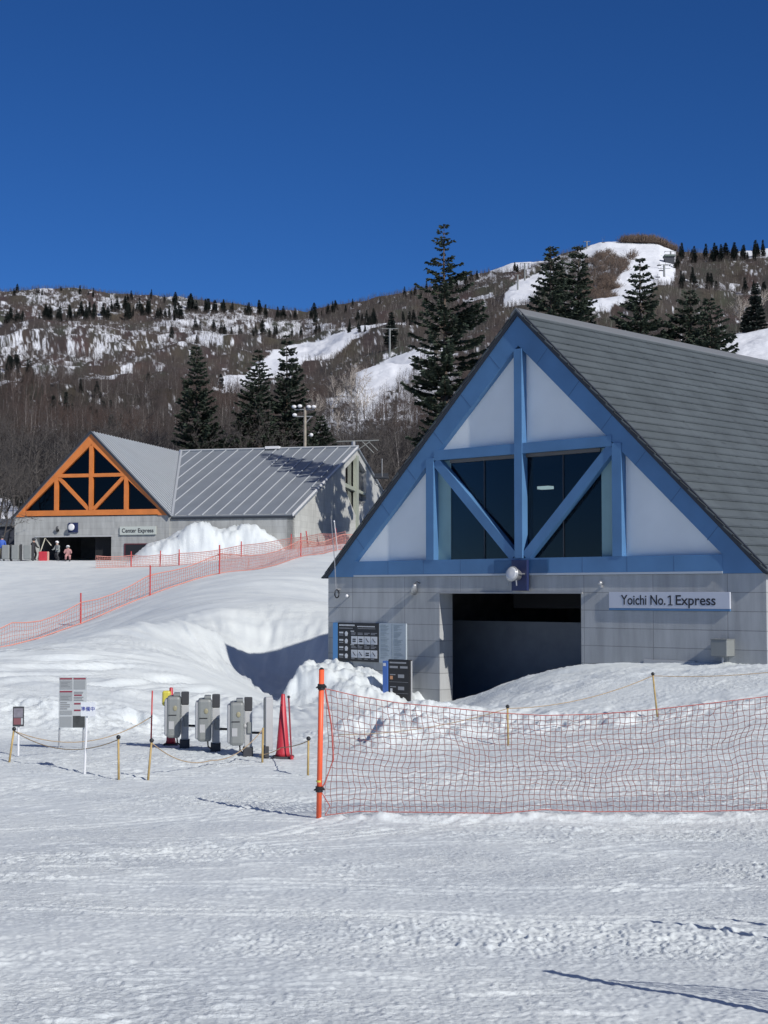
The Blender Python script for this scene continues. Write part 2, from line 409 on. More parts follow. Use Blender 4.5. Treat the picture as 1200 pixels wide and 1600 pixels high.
# ------------------------------------------------------------ mountain side
SKY = np.array([(-900, 470), (-300, 470), (0, 455), (60, 452), (120, 451), (180, 458), (230, 464), (280, 466), (330, 472), (400, 480), (450, 486), (480, 487), (520, 476), (560, 469), (600, 463),
                (640, 455), (700, 443), (740, 430), (800, 414), (850, 408), (900, 393), (940, 382), (980, 379), (1030, 381), (1060, 393), (1100, 396), (1150, 396), (1200, 388), (1300, 392), (1700, 420), (2300, 460)], float)
def skyline(px): return np.interp(px, SKY[:, 0], SKY[:, 1])
def d_top(px): return np.interp(px, [-900, 0, 450, 600, 900, 1300, 2300], [1700, 1750, 1500, 1350, 1250, 1250, 1500])
PYB = 872.
def hill(px, py, rough=True):
    px = np.asarray(px, float); py = np.asarray(py, float)
    sk = skyline(px); t = (PYB - py) / (PYB - sk)
    D = 124. * (d_top(px) / 124.) ** (np.clip(t, 0, 2) ** .9)
    a = (px - 600) / F; b = (800 - py) / F
    ry = math.cos(PITCH) - b * math.sin(PITCH); rz = math.sin(PITCH) + b * math.cos(PITCH)
    k = D / ry
    x = a * k; z = rz * k
    if rough:
        z = z + (fbm(x / 90 + D / 300, D / 110, 4, 81) - .5) * D * .026 * sstep(150, 400, D) * (1 - .85 * sstep(.80, .97, t)) + (fbm(x / 22, D / 30, 4, 83) - .5) * (2.0 + D * .006 * (1 - .7 * sstep(.85, .98, t))) * sstep(150, 260, D)
    return np.stack([x, D, z], -1)
hp_ = np.concatenate([np.arange(-900, -40, 20), np.arange(-40, 1240, 1.7), np.arange(1240, 2300, 20)])
ht = np.concatenate([np.linspace(0, .999, 430), [1.0]])
HPX, HT = np.meshgrid(hp_, ht)
HPY = PYB - HT * (PYB - skyline(HPX))
HV = hill(HPX, HPY)
# land falls away behind the crest
back = HV[-1:].copy()
tail = []
for k, dz in ((1.04, -6), (1.2, -60), (1.8, -300)):
    b_ = back.copy(); b_[..., 0] *= k; b_[..., 1] *= k; b_[..., 2] += dz; tail.append(b_)
front = HV[:1].copy(); front[..., 2] -= 8
HV = np.concatenate([front, HV] + tail, 0)

def inpoly(px, py, poly):
    r = np.zeros(np.shape(px), bool); n = len(poly)
    for i in range(n):
        x1, y1 = poly[i]; x2, y2 = poly[(i + 1) % n]
        c = ((y1 > py) != (y2 > py)) & (px < (x2 - x1) * (py - y1) / (y2 - y1 + 1e-9) + x1); r ^= c
    return r
PISTE = [
 [(330, 618), (345, 596), (400, 570), (450, 546), (530, 526), (600, 508), (640, 500), (640, 512), (585, 528), (545, 546), (505, 566), (478, 573), (430, 596), (385, 612), (350, 622)],
 [(556, 590), (585, 568), (625, 556), (660, 556), (640, 585), (600, 606), (578, 640), (556, 640)],
 [(785, 478), (792, 455), (815, 435), (850, 424), (870, 424), (860, 442), (835, 462), (815, 476)],
 [(722, 466), (770, 455), (772, 462), (730, 474)],
 [(745, 424), (830, 407), (860, 403), (866, 410), (800, 424)],
 [(905, 396), (925, 386), (965, 376), (1035, 378), (1055, 390), (1054, 456), (1028, 462), (1002, 474), (960, 480), (925, 486), (908, 480), (945, 466), (968, 440), (985, 420), (975, 404), (935, 404), (908, 412)],
 [(1148, 398), (1200, 386), (1230, 384), (1230, 400), (1170, 404)],
 [(1128, 527), (1260, 524), (1260, 600), (1120, 580)],
 [(-60, 634), (0, 617), (60, 606), (110, 594), (160, 590), (200, 582), (200, 588), (160, 597), (110, 602), (60, 612), (0, 624), (-60, 642)],
 [(-60, 786), (10, 782), (34, 800), (34, 830), (-60, 840)],
]
SNOWY = [  # open woodland where the snow shows: polygon, share of ground bare of brush, tree density
 ([(20, 456), (110, 454), (185, 470), (195, 488), (150, 492), (60, 478)], .43, 1.0),
 ([(-60, 498), (30, 506), (75, 545), (120, 570), (70, 588), (-60, 600)], .46, 1.0),
 ([(90, 512), (235, 505), (240, 540), (110, 560)], .45, 1.0),
 ([(235, 505), (262, 478), (300, 478), (400, 486), (520, 505), (560, 516), (540, 528), (470, 530), (400, 528), (330, 540), (250, 546)], .56, 1.0),
 ([(110, 590), (205, 575), (205, 584), (130, 604)], .7, .3),
 ([(500, 640), (540, 600), (600, 560), (680, 540), (720, 560), (700, 640), (560, 700), (480, 700)], .55, .5),
 ([(700, 450), (850, 404), (900, 396), (905, 410), (800, 432), (740, 450)], .45, .7),
 ([(1060, 440), (1200, 440), (1200, 470), (1080, 466)], .55, .45),
 ([(880, 400), (970, 384), (980, 420), (940, 470), (880, 480)], .42, .9),
]
def masks(px, py):
    wob = (vnoise(px / 9, py / 6, 3) - .5) * 10; wob2 = (vnoise(px / 8, py / 7, 4) - .5) * 8
    pi = np.zeros(np.shape(px), bool)
    for p in PISTE: pi |= inpoly(px + wob * .35, py + wob2 * .35, p)
    sn = np.where((py < 560) & (px < 300), .27, .15) + 0 * px; de = np.ones(np.shape(px))
    for p, a, b in SNOWY:
        m = inpoly(px + wob * 1.6, py + wob2 * 1.4, p); sn = np.where(m, a, sn); de = np.where(m, b, de)
    return pi, sn, de
pi_, sn_, de_ = masks(HPX, HPY)
nz_ = .5 * fbm(HPX / 11, HPY / 6, 3, 91, .6) + .5 * fbm(HPX / 3.6, HPY / 2.4, 3, 92, .8)
k_ = sstep(-.05, .05, (sn_ * .50 + .25) - nz_)
k_ = np.where(pi_, 1, k_)
bt_ = sstep(560, 680, HPY)
brush = np.stack([  .058 + .03 * vnoise(HPX / 30, HPY / 16, 5), .053 + .022 * vnoise(HPX / 25, HPY / 12, 6), .054 + 0 * HPX], -1) * (1 - .65 * bt_[..., None])
snowc = np.stack([.76 + 0 * HPX, .79 + 0 * HPX, .84 + 0 * HPX], -1)
colr = brush * (1 - k_[..., None]) + snowc * k_[..., None]
colr = np.concatenate([colr[:1], colr] + [colr[-1:]] * 3, 0)
colr = np.concatenate([colr, np.ones(colr.shape[:2] + (1,))], -1)
nr, na = HV.shape[:2]
ii, jj = np.meshgrid(np.arange(nr - 1), np.arange(na - 1), indexing='ij'); q = (ii * na + jj).ravel()
mh = bpy.data.materials.new('hillside_snow_and_brush'); mh.use_nodes = True
n = mh.node_tree; b = n.nodes['Principled BSDF']; b.inputs['Roughness'].default_value = .85; b.inputs['Specular IOR Level'].default_value = .15
at = n.nodes.new('ShaderNodeAttribute'); at.attribute_name = 'cover'; n.links.new(at.outputs['Color'], b.inputs['Base Color'])
tc = n.nodes.new('ShaderNodeTexCoord'); no = n.nodes.new('ShaderNodeTexNoise'); no.inputs['Scale'].default_value = .25; no.inputs['Detail'].default_value = 6
bp = n.nodes.new('ShaderNodeBump'); bp.inputs['Strength'].default_value = .6; bp.inputs['Distance'].default_value = 1.2
n.links.new(tc.outputs['Object'], no.inputs['Vector']); n.links.new(no.outputs[0], bp.inputs['Height']); n.links.new(bp.outputs[0], b.inputs['Normal'])
ho = np_mesh('mountain', HV.reshape(-1, 3), np.stack([q, q + na, q + na + 1, q + 1], 1)[:, ::-1], [mh], {'cover': colr.reshape(-1, 4)}, smooth=True)
tag(ho, kind='structure')

# ------------------------------------------------------------ trees
rng = np.random.default_rng(7)
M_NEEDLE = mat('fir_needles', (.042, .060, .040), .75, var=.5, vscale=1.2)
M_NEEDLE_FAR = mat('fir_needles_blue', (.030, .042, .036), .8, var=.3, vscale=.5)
M_BARK = mat('conifer_bark', (.085, .065, .052), .9, var=.3, vscale=6)
M_GREYBARK = mat('bare_tree_bark', (.075, .068, .064), .9, var=.35, vscale=1.0)
M_PALEBARK = mat('birch_bark', (.42, .38, .34), .85, var=.3, vscale=2.)

def sticks(base, tip, r0, r1=None):
    """three-sided tapering sticks: base, tip (n,3), r0 (n,)"""
    d = tip - base; ln = np.linalg.norm(d, axis=1, keepdims=True) + 1e-9; d = d / ln
    up = np.where(np.abs(d[:, 2:3]) < .9, np.array([[0, 0, 1.]]), np.array([[1., 0, 0]]))
    a = np.cross(d, up); a /= np.linalg.norm(a, axis=1, keepdims=True); b = np.cross(d, a)
    vs = []
    for j in range(3):
        t = 2 * math.pi * j / 3
        vs.append(base + (a * math.cos(t) + b * math.sin(t)) * r0[:, None])
    n = len(base)
    if r1 is None:
        Vv = np.concatenate(vs + [tip]); i = np.arange(n)
        Ff = np.concatenate([np.stack([i + n * j, i + n * ((j + 1) % 3), i + 3 * n], 1) for j in range(3)])
    else:
        for j in range(3):
            t = 2 * math.pi * j / 3
            vs.append(tip + (a * math.cos(t) + b * math.sin(t)) * r1[:, None])
        Vv = np.concatenate(vs); i = np.arange(n)
        Ff = np.concatenate([np.concatenate([np.stack([i + n * j, i + n * ((j + 1) % 3), i + n * (3 + (j + 1) % 3)], 1),
                                             np.stack([i + n * j, i + n * (3 + (j + 1) % 3), i + n * (3 + j)], 1)]) for j in range(3)])
    return Vv, Ff

def conifer_mesh(h, rad_, seed, levels=44, per=6, density=1.0, taper=.85, bare=.06, irregular=.25, topgap=0., lean=0.):
    """returns (trunk V,F), (crown V,F); crown = boughs carrying many small needle sprays"""
    rg = np.random.default_rng(seed)
    zs = np.linspace(0, h, 9); cxy = np.stack([lean * (zs / h) ** 2 * h + .05 * np.sin(zs), .04 * np.cos(zs * 1.3)], 1)
    def axis(z): return np.stack([np.interp(z, zs, cxy[:, 0]), np.interp(z, zs, cxy[:, 1])], -1)
    tb = np.concatenate([np.c_[cxy[i:i + 1], zs[i:i + 1]] for i in range(8)]); tt = np.concatenate([np.c_[cxy[i + 1:i + 2], zs[i + 1:i + 2]] for i in range(8)])
    r_at = lambda z: .017 * h * (1 - z / h) ** .9 + .012
    TV, TF = sticks(tb, tt, r_at(zs[:8]), r_at(zs[1:]))
    SB, ST, SR = [], [], []       # twigs
    LV, LF = [], []; nl = 0
    side_len = {}
    az0 = rg.random(5) * 6.28
    for li in range(levels):
        t = (li + rg.random() * .8) / levels
        z = h * (bare + (1 - bare) * t)
        L0 = rad_ * (1 - t) ** taper * (1 - .35 * math.exp(-t * 9)) + .012 * h * .6
        gap = 1.0
        if topgap and t > .62: gap = .75 + .5 * math.sin(li * 1.9)
        nb = max(4, int(per * 1.35 * (1 - .35 * t)))
        a0 = rg.random() * 6.28
        for k in range(nb):
            if rg.random() > density * gap: continue
            az = a0 + 6.283 * k / nb + rg.normal(0, .3)
            asym = 1 + irregular * math.sin(az + az0[0] + 3 * t) + irregular * .6 * math.sin(2 * az + az0[1] + 7 * t)
            L = L0 * asym * rg.uniform(.72, 1.12)
            if L < .15: L = .15
            droop = rg.uniform(.12, .38) * (1 - .9 * t) - .30 * t
            m = max(4, int(4 + L * 2.6))
            s = np.linspace(0, 1, m)
            c = axis(np.array([z]))[0]
            bx = c[0] + math.cos(az) * L * s; by = c[1] + math.sin(az) * L * s
            bz = z - droop * L * s + .20 * L * s ** 2.4 * (1 if t < .8 else .4)
            pts = np.stack([bx, by, bz], 1)
            SB.append(pts[:-1]); ST.append(pts[1:]); SR.append((.012 + .012 * L * (1 - s[:-1])))
            # needle sprays along the bough, both sides, fanning forward
            ns = max(9, int(L * 24))
            ss = rg.uniform(.12, 1.0, ns) ** .8
            px_ = np.interp(ss, s, bx); py_ = np.interp(ss, s, by); pz_ = np.interp(ss, s, bz)
            side = rg.choice([-1, 1], ns); fa = az + side * rg.uniform(.35, 1.15, ns)
            ll = (.20 + .30 * L * (1 - ss) ** .7 * .5 + .06) * rg.uniform(.6, 1.25, ns)
            wd = rg.uniform(.05, .115, ns) * (.8 + .2 * L)
            tip = np.stack([px_ + np.cos(fa) * ll, py_ + np.sin(fa) * ll, pz_ + rg.normal(-.04, .09, ns) * (.6 + .4 * ll)], 1)
            o = np.stack([px_, py_, pz_], 1)
            mid = o * .45 + tip * .55
            pr = np.stack([-np.sin(fa), np.cos(fa), rg.normal(0, .5, ns)], 1); pr /= np.linalg.norm(pr, axis=1, keepdims=True)
            vv = np.stack([o, mid + pr * wd[:, None], tip, mid - pr * wd[:, None]], 1)
            # the lower leaf of each spray, crossed so that it has body from every side
            pr2 = np.cross(pr, (tip - o) / (np.linalg.norm(tip - o, axis=1, keepdims=True) + 1e-9))
            vv2 = np.stack([o, mid + pr2 * wd[:, None] * .6, tip, mid - pr2 * wd[:, None] * .8], 1)
            for w_ in (vv, vv2):
                LV.append(w_.reshape(-1, 3)); LF.append(np.arange(4 * ns).reshape(-1, 4) + nl); nl += 4 * ns
    # leader shoot
    sb, st, sr = np.concatenate(SB), np.concatenate(ST), np.concatenate(SR)
    BV, BF = sticks(sb, st, sr, sr * .8)
    LV = np.concatenate(LV); LF = np.concatenate(LF)
    CF = np.concatenate([LF, np.c_[BF[:, :2] + len(LV), BF[:, 2:3] + len(LV), BF[:, 2:3] + len(LV)]]) if False else LF
    return (TV, TF), (BV, BF), (LV, LF)

def conifer(label, seed, loc, h, rad_, rz=0, group=None, **kw):
    t = thing('conifer_tree', label, 'tree', loc, rz, group)
    (TV, TF), (BV, BF), (LV, LF) = conifer_mesh(h, rad_, seed, **kw)
    np_mesh('trunk', TV, TF, [M_BARK], parent=t)
    cr = np_mesh('crown', LV, LF, [M_NEEDLE], parent=t)
    np_mesh('boughs', BV, BF, [M_BARK], parent=cr)
    return t

def cbase(px, D): return G(px, D)
# the tall crooked fir behind the near station
D1 = 101.; b0 = G(697, D1); h1 = P(692, 352, D1)[2] - b0[2]
tall = conifer('tallest conifer, thin ragged top standing out against the sky', 11, b0, h1, 4.9, 0, None, levels=58, per=6, density=.82, taper=.85, irregular=.38, topgap=1, bare=.05, lean=-.006)
NEARC = [  # px, top py, D, radius, seed, label, levels
 (863, 384, 104, 4.9, 21, 'left of two tall dark conifers close together above the slate roof'),
 (902, 384, 108, 4.5, 22, 'right of two tall dark conifers, its top bent, above the slate roof'),
 (1004, 404, 104, 4.6, 23, 'neat pointed conifer standing in front of the wide white ski run'),
 (1083, 452, 104, 5.2, 24, 'broad dark conifer behind the roof right of the pointed conifer'),
 (1112, 466, 100, 4.6, 27, 'shorter conifer at the right edge of the clump above the slate roof'),
 (306, 541, 130, 3.5, 25, 'tall conifer standing alone behind the middle of the grey wing roof'),
 (403, 547, 132, 3.7, 26, 'left tree of the joined pair of dark conifers behind the wing roof'),
 (447, 524, 134, 3.6, 28, 'right, taller tree of the joined pair of dark conifers behind the wing roof'),
 (500, 650, 126, 2.6, 29, 'low conifer right of the floodlight mast behind the roof'),
]
for i, (px, ty, D, rd, sd_, lab) in enumerate(NEARC):
    b0 = G(px, D); h = P(px, ty, D)[2] - b0[2]
    conifer(lab, sd_, b0, h, rd, 0, 'tall conifers behind the stations', levels=int(32 + h * 1.0), per=7, density=.96, taper=.8, irregular=.22, lean=(.012 if sd_ == 22 else 0))

# shared meshes for the conifers of the mountainside
protos = []
for s_, (lv, rr_) in enumerate(((24, .17), (20, .21), (22, .145), (18, .24))):
    (TV, TF), (BV, BF), (LV, LF) = conifer_mesh(10., 10 * rr_, 300 + s_, levels=lv, per=6, density=.95, irregular=.25)
    # fold trunk and crown into one mesh: these trees are a few pixels tall
    Fq_ = np.concatenate([LF, np.c_[TF, TF[:, 2:3]][:, :4] + len(LV)])
    me_v = np.concatenate([LV * 1.0, TV])
    # thicken the sprays so they survive at a distance
    protos.append((me_v, LF, TV, TF, LV))
proto_me = []
for k, (mv, LF, TV, TF, LV) in enumerate(protos):
    L4 = LV.reshape(-1, 4, 3); ctr = (L4[:, 0:1] + L4[:, 2:3]) / 2
    L4 = ctr + (L4 - ctr) * 2.3
    T3 = TV[TF]; T4 = np.concatenate([T3, T3[:, 2:3]], 1)
    allv = L4.reshape(-1, 3)
    me = bpy.data.meshes.new('mountain_conifer')
    nq = len(L4); nt3 = len(TF)
    Vv = np.concatenate([allv, TV]); me.vertices.add(len(Vv)); me.vertices.foreach_set('co', Vv.astype(np.float32).ravel())
    lv = np.concatenate([np.arange(nq * 4), (TF + nq * 4).ravel()]).astype(np.int32)
    me.loops.add(len(lv)); me.loops.foreach_set('vertex_index', lv)
    me.polygons.add(nq + nt3)
    me.polygons.foreach_set('loop_start', np.concatenate([np.arange(nq) * 4, nq * 4 + np.arange(nt3) * 3]).astype(np.int32))
    me.polygons.foreach_set('loop_total', np.concatenate([np.full(nq, 4), np.full(nt3, 3)]).astype(np.int32))
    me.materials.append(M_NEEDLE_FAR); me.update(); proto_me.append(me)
random.seed(5)
def far_conifer(px, py, hpx, label, group):
    p = hill(px, py); D = p[1]; h = hpx / F * D
    o = bpy.data.objects.new('mountain_conifer', random.choice(proto_me)); COL.objects.link(o)
    o.location = (p[0], p[1], p[2] - .4); s = h / 10.
    wdt = random.uniform(.85, 1.25)
    o.scale = (s * wdt, s * wdt, s); o.rotation_euler = (random.uniform(-.03, .03), random.uniform(-.03, .03), random.random() * 6.28)
    tag(o, label, 'tree', group)
GROUPS = [  # label, group, x0,x1, y as function, spread, count, height px
 ('small conifer on the skyline crest above the middle snow slope', 'conifers on the left skyline', 268, 462, lambda x: skyline(x) + 12, 6, 36, (11, 25)),
 ('small dark conifer in the belt below the snowy left summit', 'conifers below the left summit', 10, 290, lambda x: 492 - .02 * (x - 150) + 6 * math.sin(x / 40), 9, 60, (14, 26)),
 ('small conifer on the steep snowy slope at the left edge of the view', 'conifers at the left edge', -10, 58, lambda x: 575, 28, 26, (18, 30)),
 ('tiny conifer on the snowy crags left of centre', 'conifers on the snowy crags', 235, 560, lambda x: 522, 14, 22, (14, 26)),
 ('small conifer on the crest of the right-hand ridge', 'conifers on the right skyline', 1062, 1200, lambda x: skyline(x) + 10, 8, 22, (16, 30)),
 ('tiny conifer on the long ridge climbing to the right', 'conifers on the central ridge', 500, 860, lambda x: skyline(x) + 9, 7, 24, (9, 22)),
 ('small conifer among the brown trees below the central ridge', 'conifers under the central ridge', 470, 660, lambda x: 500, 14, 16, (14, 28)),
 ('tiny conifer on the flank of the left summit', 'conifers on the left summit', 0, 260, lambda x: skyline(x) + 6, 6, 14, (8, 16)),
 ('small conifer between the right-hand ski run and the skyline woods', 'conifers on the right slope', 1060, 1200, lambda x: 455, 18, 12, (18, 30)),
]
for lab, grp, x0, x1, fy, sp, cnt, hr in GROUPS:
    for i in range(cnt):
        x = random.uniform(x0, x1); far_conifer(x, fy(x) + random.uniform(-sp * .3, sp), random.uniform(*hr), lab, grp)
for (x, y, h, lab, grp) in [
 (82, 650, 48, 'conifer of the tight cluster on the lower left slope', 'cluster of conifers on the lower left slope'), (93, 654, 40, 'conifer of the tight cluster on the lower left slope', 'cluster of conifers on the lower left slope'),
 (104, 650, 52, 'conifer of the tight cluster on the lower left slope', 'cluster of conifers on the lower left slope'), (113, 652, 38, 'conifer of the tight cluster on the lower left slope', 'cluster of conifers on the lower left slope'),
 (28, 662, 34, 'small lone conifer with a wide skirt low on the left slope', None), (0, 662, 22, 'little conifer cut by the left edge of the view', None),
 (142, 658, 40, 'conifer of the loose cluster above the orange gable', 'loose cluster of conifers above the orange gable'), (150, 664, 36, 'conifer of the loose cluster above the orange gable', 'loose cluster of conifers above the orange gable'),
 (162, 640, 34, 'conifer of the loose cluster above the orange gable', 'loose cluster of conifers above the orange gable'), (152, 628, 30, 'conifer of the loose cluster above the orange gable', 'loose cluster of conifers above the orange gable'),
 (172, 640, 32, 'conifer of the loose cluster above the orange gable', 'loose cluster of conifers above the orange gable'), (126, 626, 24, 'conifer of the loose cluster above the orange gable', 'loose cluster of conifers above the orange gable'),
 (51, 618, 18, 'tiny conifer beside the narrow snow road, the left one', None), (36, 620, 16, 'tiny conifer left of another one beside the narrow snow road', None),
 (190, 662, 30, 'dim conifer right of the cluster above the orange gable', None), (174, 684, 38, 'dim conifer just behind the apex of the orange gable', None), (200, 640, 22, 'tiny conifer highest in the woods right of the orange gable cluster', None),
 (232, 612, 22, 'tiny conifer alone among pale trunks left of the tall conifer', None), (345, 612, 26, 'small snow-dusted conifer at the foot of the lower ski run', None), (361, 616, 14, 'smallest conifer at the foot of the lower ski run', None),
 (546, 533, 18, 'left one of three small conifers on the rim of the lower ski run', None), (562, 534, 13, 'middle one of three small conifers on the rim of the lower ski run', None), (570, 533, 14, 'right one of three small conifers on the rim of the lower ski run', None),
 (612, 548, 60, 'dark conifer standing behind the lift pylon on the middle slope', None), (1183, 530, 78, 'dark conifer at the right edge above the snow bank', None), (1166, 532, 40, 'lower conifer beside the right edge above the snow bank', None),
 (520, 694, 44, 'dark conifer low on the slope right of the floodlight mast', None), (1058, 420, 22, 'dark conifer beside the lift at the edge of the wide ski run', None)]:
    far_conifer(x, y, h, lab, grp)

# bare broadleaf trees: a whole wood, one mesh of many thin limbs
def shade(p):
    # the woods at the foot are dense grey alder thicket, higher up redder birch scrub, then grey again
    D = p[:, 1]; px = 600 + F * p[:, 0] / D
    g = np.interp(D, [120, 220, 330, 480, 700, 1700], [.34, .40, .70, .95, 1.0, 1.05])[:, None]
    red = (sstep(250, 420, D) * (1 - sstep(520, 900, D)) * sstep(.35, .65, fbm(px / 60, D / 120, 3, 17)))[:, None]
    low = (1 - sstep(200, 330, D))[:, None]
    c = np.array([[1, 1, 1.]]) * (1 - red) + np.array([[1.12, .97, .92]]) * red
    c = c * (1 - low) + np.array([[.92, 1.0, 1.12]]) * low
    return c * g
def wood(name, N, samp, hmin, hmax, nst, thick, seed, cols):
    rg = np.random.default_rng(seed)
    p, dens = samp(rg, N); n0 = len(p)
    H = rg.uniform(hmin, hmax, n0)
    pale = rg.random(n0) < .09
    base = p.copy(); base[:, 2] -= .3
    lean = rg.normal(0, .09, (n0, 2))
    top = base + np.c_[lean * H[:, None], H * .92]
    Bs, Ts, Rs, Cs = [base], [top], [H * thick], [pale.astype(float)]
    for k in range(nst):
        s = rg.uniform(.22, .86, n0); az = rg.random(n0) * 6.283; L = H * rg.uniform(.20, .46, n0) * (1.1 - s * .5)
        el = rg.uniform(.35, 1.15, n0)
        b_ = base + (top - base) * s[:, None]
        t_ = b_ + np.c_[np.cos(az) * np.cos(el) * L, np.sin(az) * np.cos(el) * L, np.sin(el) * L]
        Bs.append(b_); Ts.append(t_); Rs.append(H * thick * .5 * (1.1 - s)); Cs.append(pale * .35)
    B_, T_, R2, C2 = np.concatenate(Bs), np.concatenate(Ts), np.concatenate(Rs), np.concatenate(Cs)
    Vv, Ff = sticks(B_, T_, R2)
    c0 = np.array(cols[0]); c1 = np.array(cols[1]); c2 = np.array(cols[2])
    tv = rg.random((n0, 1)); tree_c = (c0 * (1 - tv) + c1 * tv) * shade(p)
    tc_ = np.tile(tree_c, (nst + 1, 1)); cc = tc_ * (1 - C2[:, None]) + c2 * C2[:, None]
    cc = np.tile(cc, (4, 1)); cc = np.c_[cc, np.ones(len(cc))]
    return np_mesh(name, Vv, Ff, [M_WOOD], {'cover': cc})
M_WOOD = bpy.data.materials.new('bare_wood'); M_WOOD.use_nodes = True
n = M_WOOD.node_tree; b = n.nodes['Principled BSDF']; b.inputs['Roughness'].default_value = .9; b.inputs['Specular IOR Level'].default_value = .1
at = n.nodes.new('ShaderNodeAttribute'); at.attribute_name = 'cover'; n.links.new(at.outputs['Color'], b.inputs['Base Color'])
def sampler(pymin, pymax, dfun=None):
    def f(rg, N):
        # uniform over real ground area: draw (px, D) with weight D, turn D back into py
        px = rg.uniform(-120, 1320, N * 3)
        tmax = 1.0; t = rg.random(N * 3)
        sk = skyline(px); dt = d_top(px)
        D = np.sqrt(rg.random(N * 3) * (dt ** 2 - 130. ** 2) + 130. ** 2) if dfun is None else dfun(rg, N * 3, dt)
        tt = (np.log(D / 124.) / np.log(dt / 124.)) ** (1 / .9)
        py = PYB - tt * (PYB - sk)
        pi, sn, de = masks(px, py)
        ok = (~pi) & (rg.random(N * 3) < de) & (py > pymin) & (py < pymax) & (D < dt)
        px, py = px[ok][:N], py[ok][:N]
        return hill(px, py), None
    return f
WC = ((.052, .045, .043), (.105, .092, .088), (.32, .30, .29))
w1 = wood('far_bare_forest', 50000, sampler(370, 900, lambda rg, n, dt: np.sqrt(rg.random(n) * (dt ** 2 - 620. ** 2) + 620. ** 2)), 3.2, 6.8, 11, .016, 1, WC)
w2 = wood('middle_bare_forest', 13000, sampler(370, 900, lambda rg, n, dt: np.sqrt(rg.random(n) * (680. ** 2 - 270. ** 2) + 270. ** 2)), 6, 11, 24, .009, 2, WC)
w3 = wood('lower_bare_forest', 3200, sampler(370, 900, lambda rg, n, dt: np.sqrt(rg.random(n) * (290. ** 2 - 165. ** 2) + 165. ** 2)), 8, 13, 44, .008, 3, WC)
for w_, lb in ((w1, 'brown leafless forest high on the mountain'), (w2, 'brown leafless forest on the middle slopes'), (w3, 'dark leafless wood at the foot of the mountain behind the stations')):
    tag(w_, lb, 'forest', kind='stuff')

def bare_tree_mesh(h, seed, spread=.5, nmain=9, thick=1.):
    rg = np.random.default_rng(seed)
    TB, TT, TR0, TR1 = [], [], [], []
    pts = np.array([[.04 * h * math.sin(i * .9 + seed), .03 * h * math.cos(i * 1.1 + seed), h * .82 * i / 6] for i in range(7)]); pts[0, :2] = 0
    r = lambda i: .014 * h * (1 - i / 7.5)
    TB = pts[:-1]; TT = pts[1:]; T0 = np.array([r(i) for i in range(6)]); T1 = np.array([r(i + 1) for i in range(6)])
    B, T, R0 = [], [], []
    def grow(o, d, L, rr, lev):
        m = 3; p = o.copy(); dd = d.copy()
        for k in range(m):
            dd = dd + rg.normal(0, .16, 3) + np.array([0, 0, .10]); dd /= np.linalg.norm(dd)
            q = p + dd * L / m; B.append(p.copy()); T.append(q.copy()); R0.append(rr * (1 - k / m * .6)); p = q
            if lev < 3:
                for _ in range(2 if lev < 2 else 2):
                    a = rg.normal(0, 1, 3); a -= a.dot(dd) * dd; a /= np.linalg.norm(a)
                    nd = dd * .75 + a * .65; nd /= np.linalg.norm(nd)
                    grow(p, nd, L * rg.uniform(.42, .62), rr * .5, lev + 1)
    for i in range(nmain):
        s = rg.uniform(.30, 1.0); j = min(5, int(s * 6)); o = pts[j] + (pts[j + 1] - pts[j]) * (s * 6 - j if s < 1 else 1)
        az = rg.random() * 6.283; el = rg.uniform(.55, 1.15)
        d = np.array([math.cos(az) * math.cos(el), math.sin(az) * math.cos(el), math.sin(el)])
        grow(o, d, h * spread * rg.uniform(.5, .8) * (1.2 - .6 * s), .006 * h * (1.15 - s * .6), 1)
    TV, TF = sticks(TB, TT, T0, T1)
    B, T, R0 = np.array(B), np.array(T), np.array(R0) + .006
    BV, BF = sticks(B, T, R0 * thick)
    return (TV, TF), (BV, BF)
bare = []
for k in range(4):
    t = thing('bare_tree', 'x', 'tree'); (TV, TF), (BV, BF) = bare_tree_mesh(10, 60 + k)
    np_mesh('trunk', TV, TF, [M_GREYBARK], parent=t); np_mesh('crown', BV, BF, [M_GREYBARK], parent=t); bare.append(t)
for k in range(2):
    t = thing('birch_tree', 'x', 'tree'); (TV, TF), (BV, BF) = bare_tree_mesh(10, 80 + k, thick=2.2)
    np_mesh('trunk', TV, TF, [M_PALEBARK], parent=t); np_mesh('crown', BV, BF, [M_PALEBARK], parent=t); bare.append(t)
used = set()
def put_bare(kind, p, h, label, group, rz):
    src = bare[kind]
    if kind not in used:
        used.add(kind); src.location = p; src.rotation_euler = (0, 0, rz); src.scale = (h / 10,) * 3; src['label'] = label; src['group'] = group
        return src
    return copy_tree(src, p, rz, h / 10, label, group)
random.seed(9)
